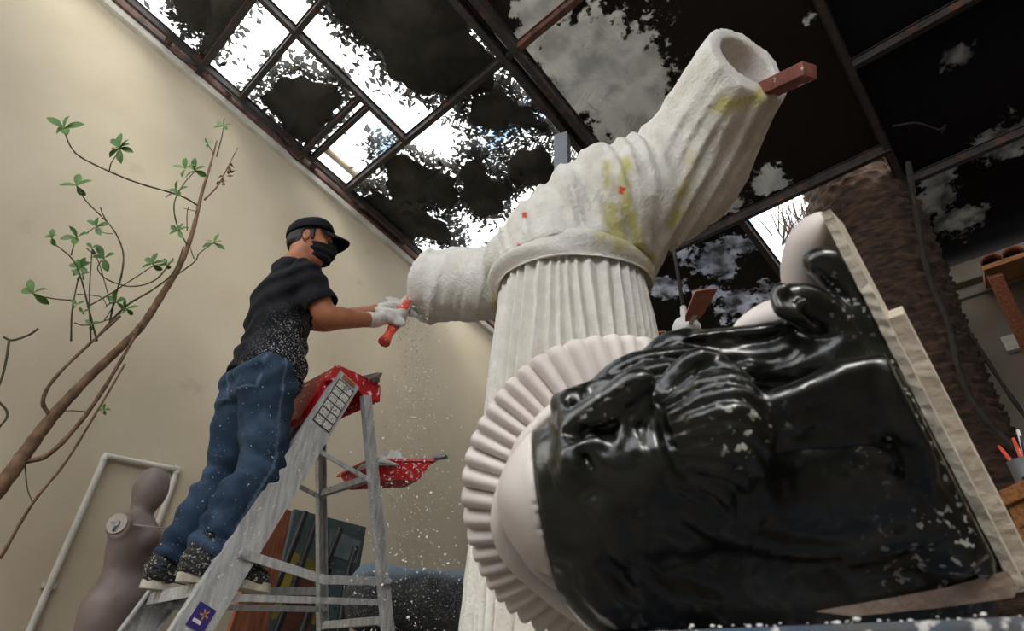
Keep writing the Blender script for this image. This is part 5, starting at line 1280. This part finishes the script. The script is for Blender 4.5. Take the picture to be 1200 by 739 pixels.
patch('painted_field', [(0.55, .30), (.96, .30), (.96, .62), (.55, .62)], mat('slate_paint', rgb(92, 112, 118), 0.7, rgb(70, 88, 94), 9), 0.001)
b = MB()
for i in range(5):
    for j in range(4):
        c = A0 + un * wd_ * (.62 + .07 * i) + dn * (.34 + .06 * j + .03 * (i % 2)) + nn * 0.0028; b.tube([c, c + nn * 0.001], 0.013, 12)
b.build('painted_dots', MATS['teal_paint'], cvs)
# black iron bars leaning in front of the canvas
for (x0, y0, x1, y1, x2, y2), lb in (((358, 600, 335, 660, 300, 742), 'black iron bar nearest the front rail of the ladder'), ((370, 612, 350, 670, 322, 745), 'second black iron bar from the ladder front rail, against the canvas'),
                                    ((399, 620, 378, 672, 352, 745), 'third black iron bar, showing right of the far rear ladder rail'), ((417, 641, 408, 672, 396, 745), 'shortest black iron bar, nearest the right edge of the canvas')):
    xx = -3.30; P = [onx(x0, y0, xx - 0.06), onx(x1, y1, xx), onx(x2, y2, xx + 0.08)]; e = P[2] + (P[2] - P[1]) * ((P[2][2] - 0.015) / max(1e-3, P[1][2] - P[2][2]))
    b = MB(); b.tube(smooth_path(P + [e], 5), 0.020, 10); tag(b.build('iron_bar', M['ironblk'], smooth=True, autosmooth=50), lb, 'bar', 'black iron bars leaning on the canvas')
# brown board standing behind the ladder's front rail
b = MB(); q0, q1 = onx(298, 588, -3.0), onx(352, 588, -3.0); dq = nrm((q1 - q0) * A_((1, 1, 0))); wq = np.linalg.norm((q1 - q0)[:2])
zt = q0[2]; b.prism([A_((q0[0], q0[1], 0)), A_((q0[0], q0[1] + wq * 1.05, 0)), A_((q0[0], q0[1] + wq * .85, zt)), A_((q0[0], q0[1] + wq * .35, zt + 0.02))], (-0.03, 0, 0))
tag(b.build('wooden_board', M['cardboard']), 'reddish brown board standing on edge behind the ladder front rails', 'board')
# dust covered roll lying behind the ladder
ra, rb_ = W(404, 697, 2.75), W(640, 716, 2.95); ra[2] = rb_[2] = (ra[2] + rb_[2]) / 2
dr = nrm(rb_ - ra); rsz = 0.150
roll = thing('rolled_tarp', 'thick dusty grey roll lying across behind the ladder', 'roll', A_(((ra[0] + rb_[0]) / 2, (ra[1] + rb_[1]) / 2, ra[2] - rsz)))
V, F = [], []; NL, NA = 60, 56; ru = A_((0, 0, 1.0)); rs = nrm(np.cross(dr, ru)); Lr = np.linalg.norm(rb_ - ra)
for i in range(NL):
    t = i / (NL - 1); endk = math.sqrt(max(0.02, 1 - max(0, (0.10 - t) / 0.10) ** 2)) if t < 0.10 else 1
    for j in range(NA):
        a = 2 * math.pi * j / NA; r = rsz * endk * (1 + 0.16 * float(vnoise(A_(t * 7), A_(math.cos(a) * 1.4 + 3), A_(math.sin(a) * 1.4))) + 0.06 * float(vnoise(A_(t * 25), A_(math.cos(a) * 5 + 3), A_(math.sin(a) * 5))))
        V.append(ra + dr * Lr * t + rs * r * math.cos(a) + ru * r * math.sin(a))
for i in range(NL - 1):
    for j in range(NA): F.append((i * NA + j, i * NA + (j + 1) % NA, (i + 1) * NA + (j + 1) % NA, (i + 1) * NA + j))
F += [tuple(range(NA - 1, -1, -1)), tuple((NL - 1) * NA + j for j in range(NA))]
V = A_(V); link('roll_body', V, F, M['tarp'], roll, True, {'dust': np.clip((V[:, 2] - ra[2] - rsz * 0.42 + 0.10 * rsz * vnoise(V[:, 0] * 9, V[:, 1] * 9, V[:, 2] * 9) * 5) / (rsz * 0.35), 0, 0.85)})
# trestle it lies on
ts_ = thing('low_trestle', 'low dark trestle carrying the dusty roll behind the ladder', 'trestle', A_(((ra[0] + rb_[0]) / 2, (ra[1] + rb_[1]) / 2, 0)))
zb = ra[2] - rsz * 1.04
b = MB(); b.beam(A_((ra[0], ra[1], zb - 0.03)) + dr * 0.1, A_((rb_[0], rb_[1], zb - 0.03)), 0.16, 0.05, bev=0.004); b.build('rail', M['steel'], ts_)
for t in (0.2, 0.9):
    for sg in (-1, 1):
        p = ra + (rb_ - ra) * t; b = MB(); b.beam(A_((p[0], p[1], zb - 0.055)) + rs * 0.05 * sg, A_((p[0], p[1], 0.0)) + rs * 0.16 * sg, 0.035, 0.035, (1, 0, 0.2), bev=0.003); b.build('leg', M['steel'], ts_)

# ================================================================== RIGHT BACKGROUND
# ceiling fan under the dark foliage sheet
fc = W(805, 388, 3.9)
fan = thing('ceiling_fan', 'ceiling fan with red brown blades and white hub beside the statue skirt', 'fan', fc)
b = MB(); prof = [(0.02, 0.09), (0.075, 0.075), (0.095, 0.03), (0.09, -0.02), (0.06, -0.05), (0.02, -0.06)]
b.tube([fc + A_((0, 0, z)) for r, z in prof], [r for r, z in prof], 28); b.build('hub', M['white'], fan, True)
topz = roofz(fc[1]) - 0.02
b = MB(); b.tube([fc + A_((0, 0, 0.08)), A_((fc[0], fc[1], topz))], 0.013, 10); rod = b.build('down_rod', M['steel'], fan, True)
b = MB(); b.tube([A_((fc[0], fc[1], topz - z)) for z in (0, 0.05, 0.09)], [0.06, 0.055, 0.02], 20); b.build('canopy', M['white'], rod, True)
b = MB(); b.tube([fc + A_((0, 0, 0.08)), fc + A_((0, 0, 0.2))], [0.03, 0.02], 12); b.build('collar', M['white'], fan, True)
ft = W(831, 336, 3.9); fdir = ft - fc; a0 = math.atan2(*(onz(829, 338, fc[2]) - fc)[1::-1])
for k in range(3):
    a = a0 + k * 2 * math.pi / 3; d = A_((math.cos(a), math.sin(a), 0)); sd = A_((-d[1], d[0], 0)); tl = nrm(sd * math.cos(.2) + A_((0, 0, math.sin(.2)))); nb = np.cross(d, tl)
    b = MB(); P = []
    for (l, w_) in ((0.13, .045), (0.20, .062), (0.44, .072), (0.47, .066)): P.append(fc + d * l + tl * w_)
    P += [fc + d * l - tl * w_ for (l, w_) in ((0.47, .066), (0.44, .072), (0.20, .062), (0.13, .045))]
    b.prism(P, nb * 0.008); bl = b.build('blade', M['fanblade'], fan)
    b = MB(); b.beam(fc + d * 0.06, fc + d * 0.19 - nb * 0.004, 0.03, 0.008); b.build('blade_bracket', M['white'], bl)
# bench with tools at the right edge
bt = onz(1166, 572, 0.98) if False else W(1172, 578, 1.75)
ZB = bt[2]; bx = nrm(onz(1200, 560, ZB) - onz(1160, 578, ZB)); by = A_((-bx[1], bx[0], 0)); by = by if by.dot(A_((0, 1, 0))) > 0 else -by
bc = onz(1160, 579, ZB)
bench = thing('workbench', 'orange brown timber workbench at the right edge', 'workbench', A_((bc[0] + .4, bc[1] + .2, 0)))
b = MB(); b.box(bc + bx * 0.6 + by * 0.26 + A_((0, 0, -0.022)), (0.6, 0.26, 0.022), [bx, by, (0, 0, 1)], 0.005); b.build('bench_top', M['wood'], bench)
b = MB(); b.box(bc + bx * 0.6 + by * 0.03 + A_((0, 0, -0.075)), (0.57, 0.014, 0.032), [bx, by, (0, 0, 1)], 0.003); b.build('apron', M['wood'], bench)
for i in (0.05, 1.15):
    for j in (0.05, 0.47):
        b = MB(); p = bc + bx * i + by * j; b.box((p[0], p[1], (ZB - 0.044) / 2), (0.03, 0.03, (ZB - 0.044) / 2), [bx, by, (0, 0, 1)], 0.004); b.build('leg', M['wood'], bench)
b = MB(); b.box(bc + bx * 0.6 + by * 0.26 + A_((0, 0, -0.42)), (0.55, 0.20, 0.012), [bx, by, (0, 0, 1)]); b.build('shelf', M['wood'], bench)
def onb(i, j, z=0.0): return bc + bx * i + by * j + A_((0, 0, z))
# jar of brushes
jar = thing('brush_jar', 'grey tin holding brushes on the timber bench at right', 'jar', onb(.05, .10))
b = MB(); pr = [(.036, 0), (.038, .01), (.038, .085), (.040, .09), (.034, .09), (.033, .01), (.0, .008)]
b.tube([onb(.05, .10, z) for r, z in pr], [max(r, .001) for r, z in pr], 20); b.build('tin', M['grey'], jar, True, 40)
for k, (dx, dy, L, m, lb) in enumerate(((-.05, 0.0, .14, 'tool', 'red brush handle'), (-.015, .02, .15, 'tool', 'red brush handle'), (.02, .01, .16, 'white', 'white brush handle'), (.04, -.01, .13, 'ironblk', 'black brush handle'))):
    b = MB(); p = onb(.05 + dx * .2, .10 + dy * .2, .02); q = onb(.05 + dx * 1.2, .10 + dy, .02 + L); b.tube([p, p + (q - p) * .6, q], [.005, .007, .004], 8); o = b.build('brush', M[m], jar, True); o['label'] = lb
pot = thing('paint_pot', 'dark paint pot behind the brush tin on the timber bench', 'pot', onb(.17, .12))
b = MB(); pr = [(.05, 0), (.054, .02), (.050, .09), (.046, .095)]; b.tube([onb(.17, .12, z) for r, z in pr], [r for r, z in pr], 20); b.build('pot_body', M['ironblk'], pot, True, 40)
b = MB(); b.tube([onb(.17, .12, .095), onb(.17, .12, .125)], [.022, .018], 14); b.build('cap', M['ironblk'], pot, True, 40)
kn = thing('putty_knife', 'putty knife with white blade lying on the timber bench edge', 'knife', onb(.16, .05))
b = MB(); b.tube([onb(.10, .04, .012), onb(.17, .05, .012)], [.011, .009], 10); b.build('handle', M['ironblk'], kn, True)
b = MB(); b.prism([onb(.17, .042, .010), onb(.24, .03, .006), onb(.24, .08, .006), onb(.17, .058, .010)], (0, 0, .002)); b.build('blade', M['grey'], kn)
yb = thing('yellow_bottle', 'yellow plastic bottle standing on the bench shelf at right', 'bottle', onb(.10, .14, -0.408))
b = MB(); pr = [(.05, 0), (.058, .02), (.058, .16), (.03, .20), (.022, .22)]; b.tube([onb(.10, .14, -0.408 + z) for r, z in pr], [r for r, z in pr], 22); b.build('bottle_body', M['yellow'], yb, True, 40)
b = MB(); b.tube([onb(.10, .14, -0.408 + z) for z in (.22, .25)], .02, 16); b.build('cap', M['white'], yb, True, 40)

# small tiled awning with bracket on the back wall
aw0 = ony(1148, 322, 5.85); aw1 = ony(1290, 270, 5.85)
awn = thing('tiled_awning', 'small terracotta tiled awning on the back wall at right', 'awning', A_((aw0[0] + .6, 5.8, aw0[2] - .5)))
zt = aw0[2]; x0, x1 = aw0[0], aw0[0] + 1.9
b = MB(); b.prism([(x0, 5.96, zt - .05), (x0, 5.00, zt - .42), (x0, 5.00, zt - .46), (x0, 5.96, zt - .09)], (x1 - x0, 0, 0)); b.build('deck', M['wood'], awn)
nt = 14
for i in range(nt):
    xx = x0 + (x1 - x0) * (i + .5) / nt; b = MB(); V, F = [], []
    for r_ in range(5):
        for e_ in (0, 1):
            t = (r_ + e_ * 1.08) / 5; y = 4.96 + 1.0 * t; z = zt - .435 + .385 * t + (0.022 if e_ == 0 else 0.0)
            for k in range(9):
                a = math.pi * k / 8; V.append((xx - .066 * math.cos(a), y, z + .05 * math.sin(a)))
    for r_ in range(5):
        for k in range(8): q = r_ * 18 + k; F.append((q, q + 1, q + 10, q + 9))
    b.add(V, F); o = b.build('roof_tile_row', M['terracotta'], awn, True, 40)
    md = o.modifiers.new('thick', 'SOLIDIFY'); md.thickness = 0.012
for xx in (x0 + .05, x1 - .05):
    b = MB(); b.beam((xx, 5.1, zt - .47), (xx, 5.96, zt - 1.05), 0.07, 0.09, (1, 0, 0), bev=.006); b.build('bracket', M['cardboard'], awn)
wb = thing('wall_box', 'small white electrical box on the back wall below the awning', 'box', ony(1194, 402, 6.06))
q = ony(1194, 402, 6.06); b = MB(); b.box(q + A_((0, -0.03, 0)), (0.10, 0.035, 0.07), bev=.008); b.build('case', M['white'], wb)
b = MB(); b.box(q + A_((0, -0.068, 0)), (0.08, 0.004, 0.05), bev=.002); b.build('cover', M['pvc'], wb)
# vines hanging beside the palm trunk
for pts_, r_, lb in (([(1064, 190), (1076, 262), (1088, 320), (1112, 382), (1126, 440), (1150, 484), (1196, 532)], 0.020, 'thick dark vine hanging beside the palm trunk'), ([(1070, 240), (1092, 322), (1130, 380), (1172, 446), (1210, 500)], 0.013, 'thin dark vine crossing the back wall right of the palm trunk')):
    b = MB(); P = smooth_path([W(x, y, 4.75 - .22 * i) for i, (x, y) in enumerate(pts_)], 6); b.tube(P, [r_ * (1 + .2 * math.sin(i * 1.3)) for i in range(len(P))], 8)
    e = P[-1]; b.tube(smooth_path([e, e + A_((0.1, 0, -0.4)), A_((e[0] + .15, e[1], 0))], 5), r_, 8); tag(b.build('vine', M['vine'], smooth=True), lb, 'vine')
